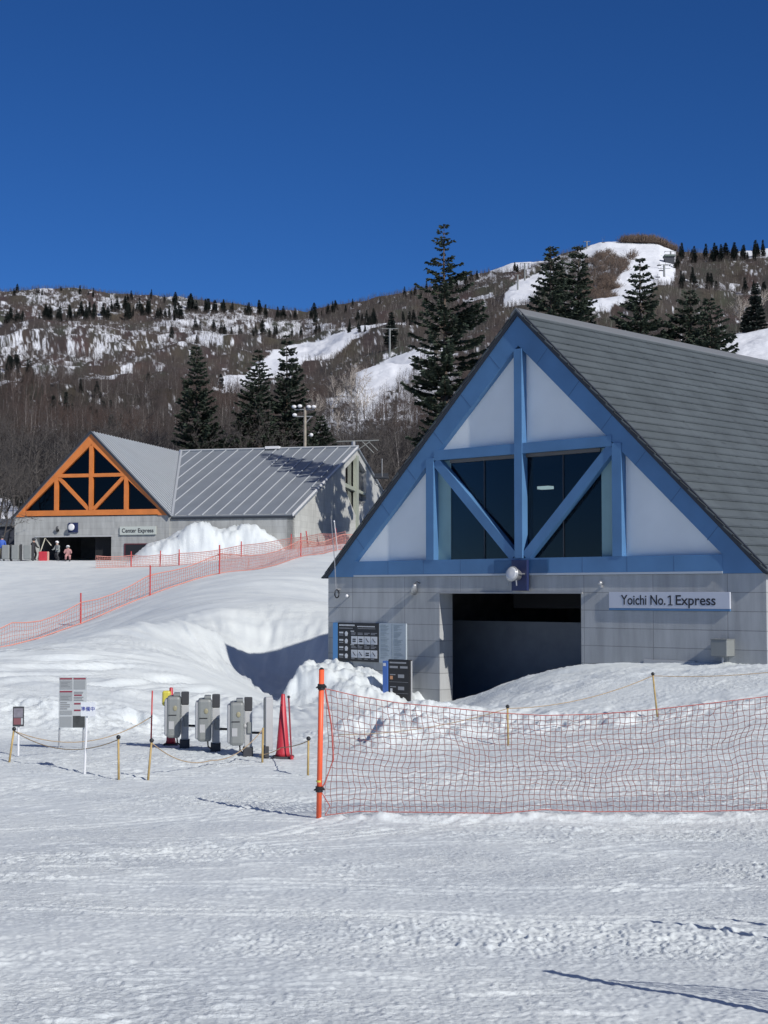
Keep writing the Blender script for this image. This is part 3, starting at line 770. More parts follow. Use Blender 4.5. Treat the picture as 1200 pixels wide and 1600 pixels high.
# row behind the far station
for i in range(64):
    px = random.uniform(-40, 640); D = random.uniform(127, 168)
    t_ = np.log(max(D, 125) / 124.) / math.log(float(d_top(px)) / 124.); t_ = t_ ** (1 / .9)
    py = PYB - t_ * (PYB - float(skyline(px))); p = hill(px, py)
    lab = ('leafless grey tree in the wood left of the orange gable' if px < 140 else 'leafless grey tree in the wood behind the grey wing roof' if px < 480 else 'leafless grey tree on the slope between the two stations')
    grp = lab.replace('tree', 'trees')
    put_bare(random.choice((0, 1, 2, 3)), (p[0], p[1], p[2] - .3), random.uniform(8, 13), lab, grp, random.random() * 6.28)
for px, py, h, k in ((548, 622, 62, 4), (560, 628, 74, 5), (570, 640, 70, 4), (556, 660, 60, 5), (520, 640, 66, 4), (495, 660, 60, 5), (530, 690, 60, 4), (1158, 522, 62, 5), (1190, 524, 60, 4), (1170, 520, 56, 5)):
    p = hill(px, py); put_bare(k, (p[0], p[1], p[2] - .3), h / F * p[1], 'pale-barked leafless tree on the snowy slope between the stations' if px < 700 else 'pale-barked leafless tree above the snow bank at the right edge',
                               'pale leafless trees between the stations' if px < 700 else 'pale leafless trees at the right edge', random.random() * 6)
for px, D, h in ((4, 104, 6.5), (16, 108, 7), (30, 112, 6), (-14, 104, 7)):
    g0 = G(px, D); put_bare(2, g0, h, 'leafless tree beside the snow bank left of the orange station', 'leafless trees left of the orange station', random.random() * 6)
# shrubs breaking the snow on the summit: thick clumps, seen from over a kilometre away
def shrub_mesh(seed):
    rg = np.random.default_rng(seed); n_ = 70
    b_ = np.c_[rg.normal(0, 2.2, n_), rg.normal(0, 1.2, n_), np.full(n_, -.5)]
    az = rg.random(n_) * 6.283; el = rg.uniform(.6, 1.4, n_); L_ = rg.uniform(3, 6.5, n_)
    t_ = b_ + np.c_[np.cos(az) * np.cos(el) * L_, np.sin(az) * np.cos(el) * L_, np.sin(el) * L_]
    k_ = rg.integers(0, n_, 160); s_ = rg.uniform(.3, .9, 160)[:, None]; b2 = b_[k_] + (t_[k_] - b_[k_]) * s_
    az = rg.random(160) * 6.283; t2 = b2 + np.c_[np.cos(az) * 1.3, np.sin(az) * 1.3, rg.uniform(.3, 1.6, 160)]
    return sticks(np.r_[b_, b2], np.r_[t_, t2], np.r_[np.full(n_, .13), np.full(160, .09)])
M_SHRUB = mat('shrub_twigs', (.13, .095, .075), .9, var=.3, vscale=.3)
shr = []
for k in range(3):
    Vv, Ff = shrub_mesh(500 + k); o = np_mesh('bare_shrub', Vv, Ff, [M_SHRUB]); shr.append(o)
def put_shrub(i, px, py, sc, lab, grp, dy=0.):
    p = hill(px, py); o = shr[i % 3] if i < 3 else shr[i % 3].copy()
    if i >= 3: COL.objects.link(o)
    o.location = (p[0], p[1] + dy, p[2]); o.scale = (sc, sc, sc); o.rotation_euler = (0, 0, random.random() * 6); tag(o, lab, 'shrub', grp)
ni = 0
for i in range(64):
    px = random.uniform(972, 1054); put_shrub(ni, px, float(skyline(px)) + 1.0, random.uniform(.8, 1.5) * (1.1 - abs(px - 1000) / 160), 'bare brown shrub of the thicket crowning the summit above the wide ski run', 'bare thicket on the summit'); ni += 1
for i in range(60):
    px = random.gauss(950, 20); py = random.gauss(414, 9)
    if 915 < px < 988: put_shrub(ni, px, py, random.uniform(.7, 1.2), 'bare brown shrub of the clump left of the upper ski run', 'bare shrubs left of the upper ski run'); ni += 1
for i in range(50):
    px = random.gauss(932, 14); put_shrub(ni, px, random.gauss(455, 8), random.uniform(.7, 1.2), 'bare brown shrub of the clump below the upper ski run', 'bare shrubs below the upper ski run'); ni += 1

# ------------------------------------------------------------ building materials
def block_material(name, col, cw, ch, axis='x', z0=0., mortar=(.5), stain=.35):
    m = bpy.data.materials.new(name); m.use_nodes = True; n = m.node_tree; L = n.links.new
    b = n.nodes['Principled BSDF']; b.inputs['Roughness'].default_value = .88; b.inputs['Specular IOR Level'].default_value = .2
    tc = n.nodes.new('ShaderNodeTexCoord'); sp = n.nodes.new('ShaderNodeSeparateXYZ'); cb = n.nodes.new('ShaderNodeCombineXYZ')
    L(tc.outputs['Object'], sp.inputs[0]); L(sp.outputs['X' if axis == 'x' else 'Y'], cb.inputs[0])
    ad = n.nodes.new('ShaderNodeMath'); ad.operation = 'ADD'; ad.inputs[1].default_value = z0
    L(sp.outputs['Z'], ad.inputs[0]); L(ad.outputs[0], cb.inputs[1])
    br = n.nodes.new('ShaderNodeTexBrick'); br.offset = 0.0; br.inputs['Scale'].default_value = 1
    br.inputs['Brick Width'].default_value = cw; br.inputs['Row Height'].default_value = ch; br.inputs['Mortar Size'].default_value = .009
    br.inputs['Mortar Smooth'].default_value = .3; br.inputs['Bias'].default_value = 0
    br.inputs['Color1'].default_value = (*[c * .93 for c in col], 1); br.inputs['Color2'].default_value = (*[min(1, c * 1.05) for c in col], 1)
    br.inputs['Mortar'].default_value = (*[c * mortar for c in col], 1)
    L(cb.outputs[0], br.inputs['Vector'])
    # streaks and stains that run down the wall
    mp = n.nodes.new('ShaderNodeMapping'); mp.inputs['Scale'].default_value = (2.2, 2.2, .35)
    L(tc.outputs['Object'], mp.inputs[0])
    no = n.nodes.new('ShaderNodeTexNoise'); no.inputs['Scale'].default_value = 1.6; no.inputs['Detail'].default_value = 7; no.inputs['Roughness'].default_value = .6
    L(mp.outputs[0], no.inputs['Vector'])
    mr = n.nodes.new('ShaderNodeMapRange'); mr.inputs[1].default_value = .32; mr.inputs[2].default_value = .62; mr.inputs[3].default_value = 1 - stain; mr.inputs[4].default_value = 1.05
    L(no.outputs[0], mr.inputs[0])
    mu = n.nodes.new('ShaderNodeVectorMath'); mu.operation = 'SCALE'; L(br.outputs['Color'], mu.inputs[0]); L(mr.outputs[0], mu.inputs['Scale'])
    L(mu.outputs[0], b.inputs['Base Color'])
    n2 = n.nodes.new('ShaderNodeTexNoise'); n2.inputs['Scale'].default_value = 40; L(tc.outputs['Object'], n2.inputs['Vector'])
    ma = n.nodes.new('ShaderNodeMath'); ma.operation = 'MULTIPLY_ADD'; ma.inputs[1].default_value = -1.0
    L(br.outputs['Fac'], ma.inputs[0]); L(n2.outputs[0], ma.inputs[2])
    bp = n.nodes.new('ShaderNodeBump'); bp.inputs['Strength'].default_value = .35; bp.inputs['Distance'].default_value = .01
    L(ma.outputs[0], bp.inputs['Height']); L(bp.outputs[0], b.inputs['Normal'])
    return m
def slate_material():
    m = bpy.data.materials.new('slate_shingle'); m.use_nodes = True; n = m.node_tree; L = n.links.new
    b = n.nodes['Principled BSDF']; b.inputs['Roughness'].default_value = .62; b.inputs['Specular IOR Level'].default_value = .35
    tc = n.nodes.new('ShaderNodeTexCoord')
    br = n.nodes.new('ShaderNodeTexBrick'); br.offset = .5; br.inputs['Scale'].default_value = 1; br.offset_frequency = 2
    br.inputs['Brick Width'].default_value = 2.6; br.inputs['Row Height'].default_value = COURSE; br.inputs['Mortar Size'].default_value = .006
    br.inputs['Color1'].default_value = (.084, .101, .110, 1); br.inputs['Color2'].default_value = (.094, .112, .122, 1); br.inputs['Mortar'].default_value = (.03, .034, .038, 1)
    L(tc.outputs['Object'], br.inputs['Vector'])
    no = n.nodes.new('ShaderNodeTexNoise'); no.inputs['Scale'].default_value = 1.2; no.inputs['Detail'].default_value = 8; no.inputs['Roughness'].default_value = .65
    L(tc.outputs['Object'], no.inputs['Vector'])
    mr = n.nodes.new('ShaderNodeMapRange'); mr.inputs[1].default_value = .3; mr.inputs[2].default_value = .7; mr.inputs[3].default_value = .78; mr.inputs[4].default_value = 1.15
    L(no.outputs[0], mr.inputs[0])
    # dark scuffs where slates are chipped
    n3 = n.nodes.new('ShaderNodeTexNoise'); n3.inputs['Scale'].default_value = 5; n3.inputs['Detail'].default_value = 3
    mp = n.nodes.new('ShaderNodeMapping'); mp.inputs['Scale'].default_value = (.6, 2.5, 1); L(tc.outputs['Object'], mp.inputs[0]); L(mp.outputs[0], n3.inputs['Vector'])
    m3 = n.nodes.new('ShaderNodeMapRange'); m3.inputs[1].default_value = .66; m3.inputs[2].default_value = .72; m3.inputs[3].default_value = 1; m3.inputs[4].default_value = .5
    L(n3.outputs[0], m3.inputs[0])
    k = n.nodes.new('ShaderNodeMath'); k.operation = 'MULTIPLY'; L(mr.outputs[0], k.inputs[0]); L(m3.outputs[0], k.inputs[1])
    mu = n.nodes.new('ShaderNodeVectorMath'); mu.operation = 'SCALE'; L(br.outputs['Color'], mu.inputs[0]); L(k.outputs[0], mu.inputs['Scale'])
    L(mu.outputs[0], b.inputs['Base Color'])
    n2 = n.nodes.new('ShaderNodeTexNoise'); n2.inputs['Scale'].default_value = 60; L(tc.outputs['Object'], n2.inputs['Vector'])
    bp = n.nodes.new('ShaderNodeBump'); bp.inputs['Strength'].default_value = .3; bp.inputs['Distance'].default_value = .01
    L(n2.outputs[0], bp.inputs['Height']); L(bp.outputs[0], b.inputs['Normal'])
    return m
def glass_material(name, tint=(.35, .42, .46)):
    m = bpy.data.materials.new(name); m.use_nodes = True; n = m.node_tree; L = n.links.new
    n.nodes.remove(n.nodes['Principled BSDF'])
    tr = n.nodes.new('ShaderNodeBsdfTransparent'); tr.inputs[0].default_value = (*tint, 1)
    gl = n.nodes.new('ShaderNodeBsdfGlossy'); gl.inputs['Roughness'].default_value = .02; gl.inputs[0].default_value = (.62, .62, .64, 1)
    fr = n.nodes.new('ShaderNodeFresnel'); fr.inputs[0].default_value = 1.5
    mx = n.nodes.new('ShaderNodeMixShader'); L(fr.outputs[0], mx.inputs[0]); L(tr.outputs[0], mx.inputs[1]); L(gl.outputs[0], mx.inputs[2])
    L(mx.outputs[0], n.nodes['Material Output'].inputs[0])
    return m
M_BLUE = mat('blue_painted_steel', (.078, .19, .365), .5, var=.16, vscale=.8, bump=.05)
M_BLUE_DK = mat('dark_blue_plate', (.022, .085, .20), .45, var=.1)
M_NAVY = mat('navy_plate', (.012, .022, .085), .5)
M_PANEL = mat('pale_grey_panel', (.76, .80, .81), .55, var=.04, vscale=1.2)
M_TEAL = mat('pale_teal_panel', (.22, .36, .38), .5, var=.05)
M_GLASS = glass_material('tinted_glass')
M_GLASS2 = glass_material('dark_glass', (.10, .12, .14))
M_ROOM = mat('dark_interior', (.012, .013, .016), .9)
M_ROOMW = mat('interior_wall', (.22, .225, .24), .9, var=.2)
M_BLACK = mat('black_plastic', (.015, .015, .017), .45)
M_WHITE = mat('white_paint', (.72, .73, .74), .5, var=.04)
M_EDGE = mat('dark_edge_metal', (.03, .035, .045), .5)
M_STEEL = mat('galvanised_steel', (.42, .43, .44), .4, .6, var=.15)
M_GREYP = mat('grey_painted_metal', (.22, .235, .23), .5, var=.05)
M_LGREY = mat('light_grey_metal', (.42, .43, .435), .5, var=.05)
M_DGREY = mat('dark_grey_rubber', (.04, .042, .048), .7)
M_RED = mat('red_plastic', (.48, .035, .05), .45, var=.08)
M_ORANGE = mat('orange_paint', (.60, .19, .045), .5, var=.10, vscale=1.5)
M_POLEOR = mat('fluorescent_orange_pole', (.85, .13, .05), .45, var=.06)
M_NET = mat('faded_red_net', (.33, .155, .145), .7)
M_ROPER = mat('red_rope', (.45, .11, .09), .7)
M_NETF = mat('pink_red_net', (.62, .27, .22), .7)
M_BAMBOO = mat('bamboo_stake', (.42, .30, .12), .6, var=.2, vscale=8)
M_ROPE = mat('tan_rope', (.40, .30, .19), .85, var=.2, vscale=30)
M_YELLOW = mat('yellow_plastic', (.62, .55, .08), .5)
M_BEIGE = mat('beige_badge', (.30, .28, .18), .5)
M_TXT = mat('dark_lettering', (.02, .022, .03), .6)

# ------------------------------------------------------------ near station (blue gable)
E = 3.30                                        # eave line above the station's floor
st = thing('lift_station', 'grey block lift station with large blue timbered triangular gable and dark slate roof', 'building', (BX, BY, BZ - E), -BTH)
W, HR, LEN = 6.108, 5.80, 26.0
M_BLOCK = block_material('grey_wall_block', (.41, .425, .43), 1.75, .375, 'x', z0=-(E % .375), mortar=.6, stain=.2)
M_BLOCKY = block_material('grey_wall_block_side', (.41, .425, .43), 1.75, .375, 'y', z0=-(E % .375), mortar=.6, stain=.2)
TH = .45
mb = MB()
mb.box(-W, -2.39, 0, TH, -.5, E); mb.box(1.67, W, 0, TH, -.5, E); mb.box(-2.388, 1.668, 0.002, TH, E - .39, E)
mb.build('front_wall', M_BLOCK, st)
mb = MB(); mb.box(-W + .002, -W + .40, TH + .002, LEN, -.5, E - .002); mb.box(W - .40, W - .002, TH + .002, LEN, -.5, E - .002)
mb.box(-W + .41, W - .41, LEN - .4, LEN - .002, -.5, E - .01)
mb.build('side_wall', M_BLOCKY, st)
# lintel lip over the doorway
MB().box(-2.45, 1.72, -.035, -.002, E - .40, E - .365).build('lintel_trim', mat('grey_trim', (.30, .31, .32), .6), st)
# interior: hall behind the doorway, upper room behind the glazing
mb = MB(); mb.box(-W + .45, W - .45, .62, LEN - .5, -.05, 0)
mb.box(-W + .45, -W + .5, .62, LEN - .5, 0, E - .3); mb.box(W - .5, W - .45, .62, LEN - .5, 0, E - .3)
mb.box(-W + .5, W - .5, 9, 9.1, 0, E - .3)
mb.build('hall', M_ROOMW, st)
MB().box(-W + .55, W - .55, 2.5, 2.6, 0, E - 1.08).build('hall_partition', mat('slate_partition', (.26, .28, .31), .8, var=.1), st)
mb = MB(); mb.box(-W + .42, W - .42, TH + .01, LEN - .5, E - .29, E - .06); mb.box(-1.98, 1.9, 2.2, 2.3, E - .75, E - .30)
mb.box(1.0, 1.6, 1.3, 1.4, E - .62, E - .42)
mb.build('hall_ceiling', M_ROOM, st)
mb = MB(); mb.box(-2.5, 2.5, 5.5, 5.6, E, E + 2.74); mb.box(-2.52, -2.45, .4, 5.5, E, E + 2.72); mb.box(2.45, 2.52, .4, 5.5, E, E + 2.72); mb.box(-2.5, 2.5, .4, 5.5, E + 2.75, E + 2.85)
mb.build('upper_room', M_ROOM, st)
# gable frame
sl = HR / W
mb = MB()
t_in = 5.12                                      # inner apex height
band = .37
xin = 5.17
def rafter(sgn):
    pol = [(sgn * W, 0.0), (0, HR), (0, t_in), (sgn * xin, band), (sgn * xin, 0.0)]
    if sgn > 0: pol = pol[::-1]
    return [(x, z + E) for x, z in pol]
frame = thing
M_BLUEJ = mat('blue_joint', (.05, .115, .225), .6)
for sg in (-1, 1):
    ra = MB(); ra.prism(rafter(sg), -.03, .24); ra.cm = 1
    dv = Vector((sg * W, -HR)).normalized(); nv = Vector((dv.y, -dv.x)) * sg
    for k in range(1, 7):
        q0 = Vector((0, HR)) + dv * (k * 1.17); q1 = q0 + nv * (.475 - .012 * k)
        pol = [(q0.x, q0.y), ((q0 + dv * .014).x, (q0 + dv * .014).y), ((q1 + dv * .014).x, (q1 + dv * .014).y), (q1.x, q1.y)]
        ar = sum(pol[i][0] * pol[(i + 1) % 4][1] - pol[(i + 1) % 4][0] * pol[i][1] for i in range(4))
        if ar < 0: pol = pol[::-1]
        if k < 7: ra.prism([(x, z + E) for x, z in pol], -.0325, -.0301)
    ra.build('rafter', [M_BLUE, M_BLUEJ], st)
tb_ = MB().box(-xin + .002, xin - .002, -.034, .236, E + .03, E + band + .01); tb_.cm = 1
for k in range(1, 9): tb_.box(-xin + k * 1.15, -xin + k * 1.15 + .010, -.0365, -.0341, E + .05, E + band)
tb_.build('tie_beam', [M_BLUE, M_BLUEJ], st)
MB().box(-xin, xin, -.05, -.036, E + .0, E + .045).build('drip_edge', mat('pale_edge', (.42, .47, .52), .5), st)
MB().box(-.10, .12, -.06, .22, E + band + .012, E + 5.04).build('king_post', M_BLUE, st)
hb0, hb1 = 2.70, 2.93
MB().box(-2.52, -.102, -.045, .20, E + hb0, E + hb1).build('cross_beam', M_BLUE, st)
MB().box(.122, 2.52, -.045, .20, E + hb0, E + hb1).build('cross_beam', M_BLUE, st)
MB().box(-2.77, -2.53, -.05, .22, E + band + .012, E + 2.76).build('side_post', M_BLUE, st)
MB().box(2.53, 2.77, -.05, .22, E + band + .012, E + 2.76).build('side_post', M_BLUE, st)
for sg in (-1, 1):
    a = Vector((sg * 2.50, E + hb0 - .02)); b = Vector((sg * .16, E + band + .04)); d = (b - a).normalized(); nn = Vector((-d.y, d.x)) * .115
    pol = [(a + nn), (b + nn), (b - nn), (a - nn)]
    pol = [(q.x, q.y) for q in pol]
    ar = sum(pol[i][0] * pol[(i + 1) % 4][1] - pol[(i + 1) % 4][0] * pol[i][1] for i in range(4))
    if ar < 0: pol = pol[::-1]
    MB().prism(pol, -.02, .17).build('diagonal_brace', M_BLUE, st)
# infill panels, in two sheets each with a visible seam
def panel(poly):
    ar = sum(poly[i][0] * poly[(i + 1) % len(poly)][1] - poly[(i + 1) % len(poly)][0] * poly[i][1] for i in range(len(poly)))
    if ar < 0: poly = poly[::-1]
    return MB().prism([(x, z + E) for x, z in poly], .12, .16).build('gable_panel', M_PANEL, st)
panel([(-.05, 2.95), (-.05, 5.1), (-2.5, 2.95)]); panel([(.05, 2.95), (2.5, 2.95), (.05, 5.1)])
panel([(-5.15, .38), (-2.6, .38), (-2.6, 2.86)]); panel([(5.15, .38), (2.6, 2.86), (2.6, .38)])
for sg in (-1, 1):
    for (xs, z0, z1) in ((3.45, .39, 2.1), (1.25, 2.96, 4.0)):
        pass
    x0, x1 = sorted((sg * 2.14, sg * 2.53))
    MB().box(x0, x1, .12, .16, E + .38, E + 2.69).build('gable_panel', M_TEAL, st, label='pale teal side panel beside the window')
    x0, x1 = sorted((sg * .11, sg * 2.135))
    po = MB().box(x0, x1, .13, .145, E + .38, E + 2.69).build('window_pane', M_GLASS, st)
    MB().box((x0 + x1) / 2 - .012, (x0 + x1) / 2 + .012, .115, .128, E + .38, E + 2.69).build('mullion', M_EDGE, po)
    MB().box(x0, x1, .08, .128, E + 2.62, E + 2.695).build('head_rail', mat('bronze_rail', (.12, .11, .10), .4), po)
# lamp hanging in the upper room
lampm = mat('lit_tube', (.9, .9, .85), .4, emis=(1, .97, .85, 2.5))
lo = MB().box(-1.32, -.98, 2.3, 2.5, E + 2.08, E + 2.15).build('ceiling_lamp', lampm, st)
# roof: slopes with lapped courses; each slope lies in its own plane so the texture follows it
SLEN = math.hypot(W + .12, (W + .12) * sl)
NC = 31; COURSE = SLEN / NC
M_SLATE = slate_material()
ang = math.atan2(HR, W)
def slope(sgn):
    mb = MB()
    for i in range(NC):
        y0, y1 = i * COURSE, (i + 1) * COURSE + .03
        # local y runs down the slope, x along the ridge; the lower edge of each course lifts
        jag = 0
        vs = [(0, y0, .0), (LEN + .3, y0, .0), (LEN + .3, y1, .030), (0, y1, .030), (0, y0, -.02), (LEN + .3, y0, -.02), (LEN + .3, y1, .004), (0, y1, .004)]
        mb.add(vs, [(0, 1, 2, 3)[::-1], (4, 5, 6, 7), (3, 2, 6, 7)[::-1], (0, 3, 7, 4)[::-1], (1, 0, 4, 5)[::-1], (2, 1, 5, 6)[::-1]])
    o = mb.build('roof_slope', M_SLATE, st)
    return o
o = slope(1)
# basis: x -> inward (local y), y -> down slope to the right
Mx = Matrix(((0, math.cos(ang), math.sin(ang), 0), (1, 0, 0, -.10), (0, -math.sin(ang), math.cos(ang), E + HR + .10), (0, 0, 0, 1)))
o.matrix_local = Mx
o2 = slope(-1)
Mx = Matrix(((0, -math.cos(ang), -math.sin(ang), 0), (1, 0, 0, -.10), (0, -math.sin(ang), math.cos(ang), E + HR + .10), (0, 0, 0, 1)))
o2.matrix_local = Mx
# deck under the slates, dark verge trim, ridge cap
nx, nz = math.sin(ang), math.cos(ang)
for sg in (-1, 1):
    pol = [(0, HR + .165), (sg * (W + .06), .165 - .06 * sl), (sg * (W + .06), -.03), (sg * (W - .02), .0), (0, HR - .01)]
    if sg > 0: pol = pol[::-1]
    MB().prism([(x, z + E) for x, z in pol], -.075, -.032).build('verge_trim', M_EDGE, st)
    pol = [(0, HR + .07), (sg * (W + .05), .07 - .05 * sl), (sg * (W + .05), -.02), (sg * (W - .1), .0), (0, HR - .08)]
    if sg > 0: pol = pol[::-1]
    MB().prism([(x, z + E) for x, z in pol], .245, LEN + .1).build('roof_deck', M_EDGE, st)
mb = MB()
for sg in (-1, 1):
    a0 = Vector((0, HR + .16)); d = Vector((sg * nz, -nx))
    p0, p1 = a0, a0 + d * .20
    mb.add([(p0.x, -.11, p0.y + E), (p0.x, LEN + .2, p0.y + E), (p1.x, LEN + .2, p1.y + E), (p1.x, -.11, p1.y + E), (p0.x, -.11, p0.y + E - .05), (p0.x, LEN + .2, p0.y + E - .05), (p1.x, LEN + .2, p1.y + E - .04), (p1.x, -.11, p1.y + E - .04)],
           [(0, 1, 2, 3), (7, 6, 5, 4), (0, 3, 7, 4), (3, 2, 6, 7), (2, 1, 5, 6)])
mb.build('ridge_cap', mat('ridge_metal', (.16, .17, .18), .5), st)

def bw(u, v, h):                                  # station axes -> world (h from the eave line)
    c, s = math.cos(BTH), math.sin(BTH)
    return (BX + u * c + v * s, BY - u * s + v * c, BZ + h)

# name board
t = thing('name_sign', 'long pale sign board reading Yoichi No.1 Express right of the doorway', 'sign', bw(3.88, .05, -.745), -BTH)
MB().bbox(-1.45, 1.45, -.10, -.055, .045, .38, .006).build('board', mat('sign_pale', (.52, .55, .62), .45), t)
MB().box(-1.448, 1.448, -.098, -.057, .0, .043).build('lower_trim', M_BLUE, t)
def fit_text(body, size, x0, x1, y, z, mt, parent, bold=0):
    o = text('lettering', body, size, (x0, y, z), mt, parent, .002, align='LEFT', bold=bold)
    xs = [v.co.x for v in o.data.vertices]; k = (x1 - x0) / (max(xs) - min(xs)); o.scale = (k, 1, 1); o.location.x = x0 - min(xs) * k
    return o
fit_text('Yoichi No.', .285, -1.14, -.045, -.103, .205, M_TXT, t, .003); fit_text('Express', .285, .20, 1.13, -.103, .205, M_TXT, t, .003)
oz_ = .107
MB().prism([(.02, oz_), (.125, oz_), (.125, oz_ + .02), (.087, oz_ + .02), (.087, oz_ + .203), (.062, oz_ + .203), (.012, oz_ + .178), (.012, oz_ + .155), (.058, oz_ + .172), (.058, oz_ + .02), (.02, oz_ + .02)], -.105, -.101).build('numeral', M_TXT, t)


# floodlight over the doorway
t = thing('floodlight', 'round chrome floodlight on a navy plate at the middle of the blue beam', 'lamp', bw(.05, 0, -.33), -BTH)
MB().box(-.75, .77, -.058, -.051, .38, .67).build('back_plate', M_BLUE_DK, t)
MB().bbox(-.18, .26, -.14, -.060, -.01, .67, .01).build('mount_box', M_NAVY, t)
Mt = Matrix.Rotation(R(80), 4, 'X') @ Matrix.Rotation(0, 4, 'Y')
MB().lathe([(.06, -.26), (.12, -.20), (.165, -.02), (.175, 0), (.165, .02)], (.02, -.36, .36), 20, Mt).build('lamp_body', M_STEEL, t, smooth=True)
lens = MB().lathe([(.150, 0), (.150, .012), (.11, .03), (.0, .036)], (.02, -.385, .362), 20, Mt).build('lens', mat('lamp_glass', (.5, .52, .55), .15, spec=.8), t, smooth=True)
mb = MB()
for sg in (-1, 1): mb.tube([(.02 + sg * .10, -.34, .22), (.02 + sg * .13, -.36, .10)], .014, 6)
mb.tube([(-.16, -.14, .36), (-.17, -.34, .36)], .012, 6); mb.tube([(.20, -.14, .36), (.20, -.34, .36)], .012, 6)
mb.build('bracket', M_STEEL, t)
# small wall lamps
t = thing('wall_spotlight', 'small shiny cone spotlight high on the wall left of the doorway', 'lamp', bw(-3.03, 0, -.28), -BTH)
MB().lathe([(.03, 0), (.05, .02), (.085, .26), (.08, .26), (.03, .05)], (0, -.16, .1), 14, Matrix.Rotation(R(200), 4, 'X') @ Matrix.Rotation(R(-28), 4, 'Y')).build('shade', M_STEEL, t, smooth=True)
MB().tube([(.02, 0, .12), (.02, -.10, .16), (0, -.16, .10)], .012, 6).build('arm', M_EDGE, t)
t = thing('wall_lamp', 'tiny chrome lamp on the lintel between doorway and name sign', 'lamp', bw(2.24, 0, -.27), -BTH)
MB().ball((0, -.09, .09), .05).build('bulb_housing', M_STEEL, t, True); MB().box(-.02, .02, -.09, 0, .0, .05).build('bracket', M_STEEL, t)
t = thing('wall_sensor', 'tiny white round fitting beside the ring on the wall corner', 'lamp', bw(-5.38, 0, -.52), -BTH)
MB().ball((0, -.07, .06), .04).build('housing', M_WHITE, t, True); MB().box(-.015, .015, -.07, 0, .03, .055).build('bracket', M_EDGE, t)
# whip pole with ring at the left corner
t = thing('cable_pole', 'thin grey whip pole with a black ring fixed at the left wall corner', 'pole', bw(-5.70, -.12, -.5), -BTH)
MB().tube([(0.0, 0, .1), (-.04, -.02, .9), (-.16, -.03, 1.95)], .014, 6, .008).build('pole', M_STEEL, t)
rg_ = [(.02 + .075 * math.cos(a_ / 12 * 6.283), 0, .09 + .10 * math.sin(a_ / 12 * 6.283)) for a_ in range(13)]
MB().tube(rg_, .016, 6).build('ring', M_BLACK, t); MB().box(-.01, .03, 0, .12, .18, .22).build('bracket', M_STEEL, t)
# electric box on the right
t = thing('electrical_box', 'grey metal electrical box on the wall at the right end', 'box', bw(5.2, 0, -1.72), -BTH)
MB().bbox(-.16, .20, -.30, -.003, .10, .42, .008).build('cabinet', M_GREYP, t); MB().box(-.17, .21, -.31, -.005, .422, .435).build('lid', M_GREYP, t)
MB().tube([(0, -.12, -.15), (0, -.12, .07)], .02, 8).build('conduit', M_STEEL, t)
t = thing('wall_vent', 'flat pale strip cover low on the wall just above the snow heap', 'cover', bw(3.9, 0, -1.95), -BTH)
MB().bbox(-.62, .62, -.04, -.003, .02, .20, .004).build('cover', M_LGREY, t); MB().box(-.6, .6, -.048, -.041, .1, .112).build('ridge', M_STEEL, t)

# information board left of the doorway
t = thing('information_board', 'black course information board with pictograms on the wall left of the doorway', 'sign', bw(-4.98, 0, -2.05), -BTH)
MB().box(-.90, -.74, -.06, -.003, 0, .93).build('side_strip', mat('bright_blue', (.10, .30, .60), .45), t)
MB().box(-.738, .67, -.055, -.003, 0, .93).build('board', M_BLACK, t)
wm = mat('print_white', (.62, .64, .66), .5); gm_ = mat('print_grey', (.28, .29, .31), .5)
mb = MB(); mg = MB(); yy = -.059
def bar(m, x0, x1, z0, z1, y=-.0585, d=.003): m.box(x0, x1, y, y + d, z0, z1)
random.seed(3)
for x in np.arange(-.68, -.15, .045): bar(mb, x, x + .035, .855, .89)
for x in np.arange(-.05, .52, .04): bar(mb, x, x + .03, .835, .86)
for x in np.arange(-.68, -.2, .04): bar(mg, x, x + .028, .79, .81)
for x in np.arange(-.03, .55, .03): bar(mg, x, x + .02, .79, .805)
for i in range(4):
    z = .66 - i * .18
    bar(mb, -.68, -.54, z + .01, z + .05); bar(mg, -.68, -.54, z - .04, z - .02)
    mb.ball((-.43, -.058, z + .01), .055, 12, 6, (1, .08, 1)); mb.box(-.47, -.39, -.062, -.058, z - .05, z - .01)
for zz in (.42, .09):
    for k in range(4):
        x = -.26 + k * .225; bar(mb, x, x + .21, zz, zz + .19)
    for k in range(4):
        x = -.26 + k * .225; bar(mg, x, x + random.uniform(.12, .2), zz + .23, zz + .245); bar(mg, x, x + random.uniform(.1, .2), zz + .26, zz + .275); bar(mg, x, x + random.uniform(.05, .15), zz - .035, zz - .02)
    bar(mb, -.28, -.16, zz + .30, zz + .32)
mk = MB()
for zz in (.42, .09):
    for k in range(4):
        x = -.26 + k * .225
        if (k < 2 and zz > .2) or (k == 2 and zz < .2):
            bar(mk, x + .05, x + .16, zz + .10, zz + .13, -.063); bar(mk, x + .05, x + .16, zz + .05, zz + .08, -.063)
        else:
            mk.tube([(x + .06, -.062, zz + .14), (x + .10, -.062, zz + .09), (x + .15, -.062, zz + .05)], .010, 4)
mb.build('printing', wm, t); mg.build('small_print', gm_, t); mk.build('pictogram', M_TXT, t)
t = thing('course_map_board', 'pale sheet board with faint printed lists right of the black information board', 'sign', bw(-3.87, 0, -2.06), -BTH)
MB().box(-.435, .45, -.045, -.003, 0, .95).build('board', mat('pale_sheet', (.40, .46, .50), .3), t)
mg = MB()
for c0 in (-.38, .06):
    z = .90
    while z > .08:
        mg.box(c0, c0 + random.uniform(.12, .30), -.048, -.0455, z, z + .010); z -= random.choice((.025, .025, .04))
mg.box(-.008, .008, -.048, -.0455, 0.01, .94)
mg.build('small_print', mat('faint_print', (.26, .31, .33), .5), t)
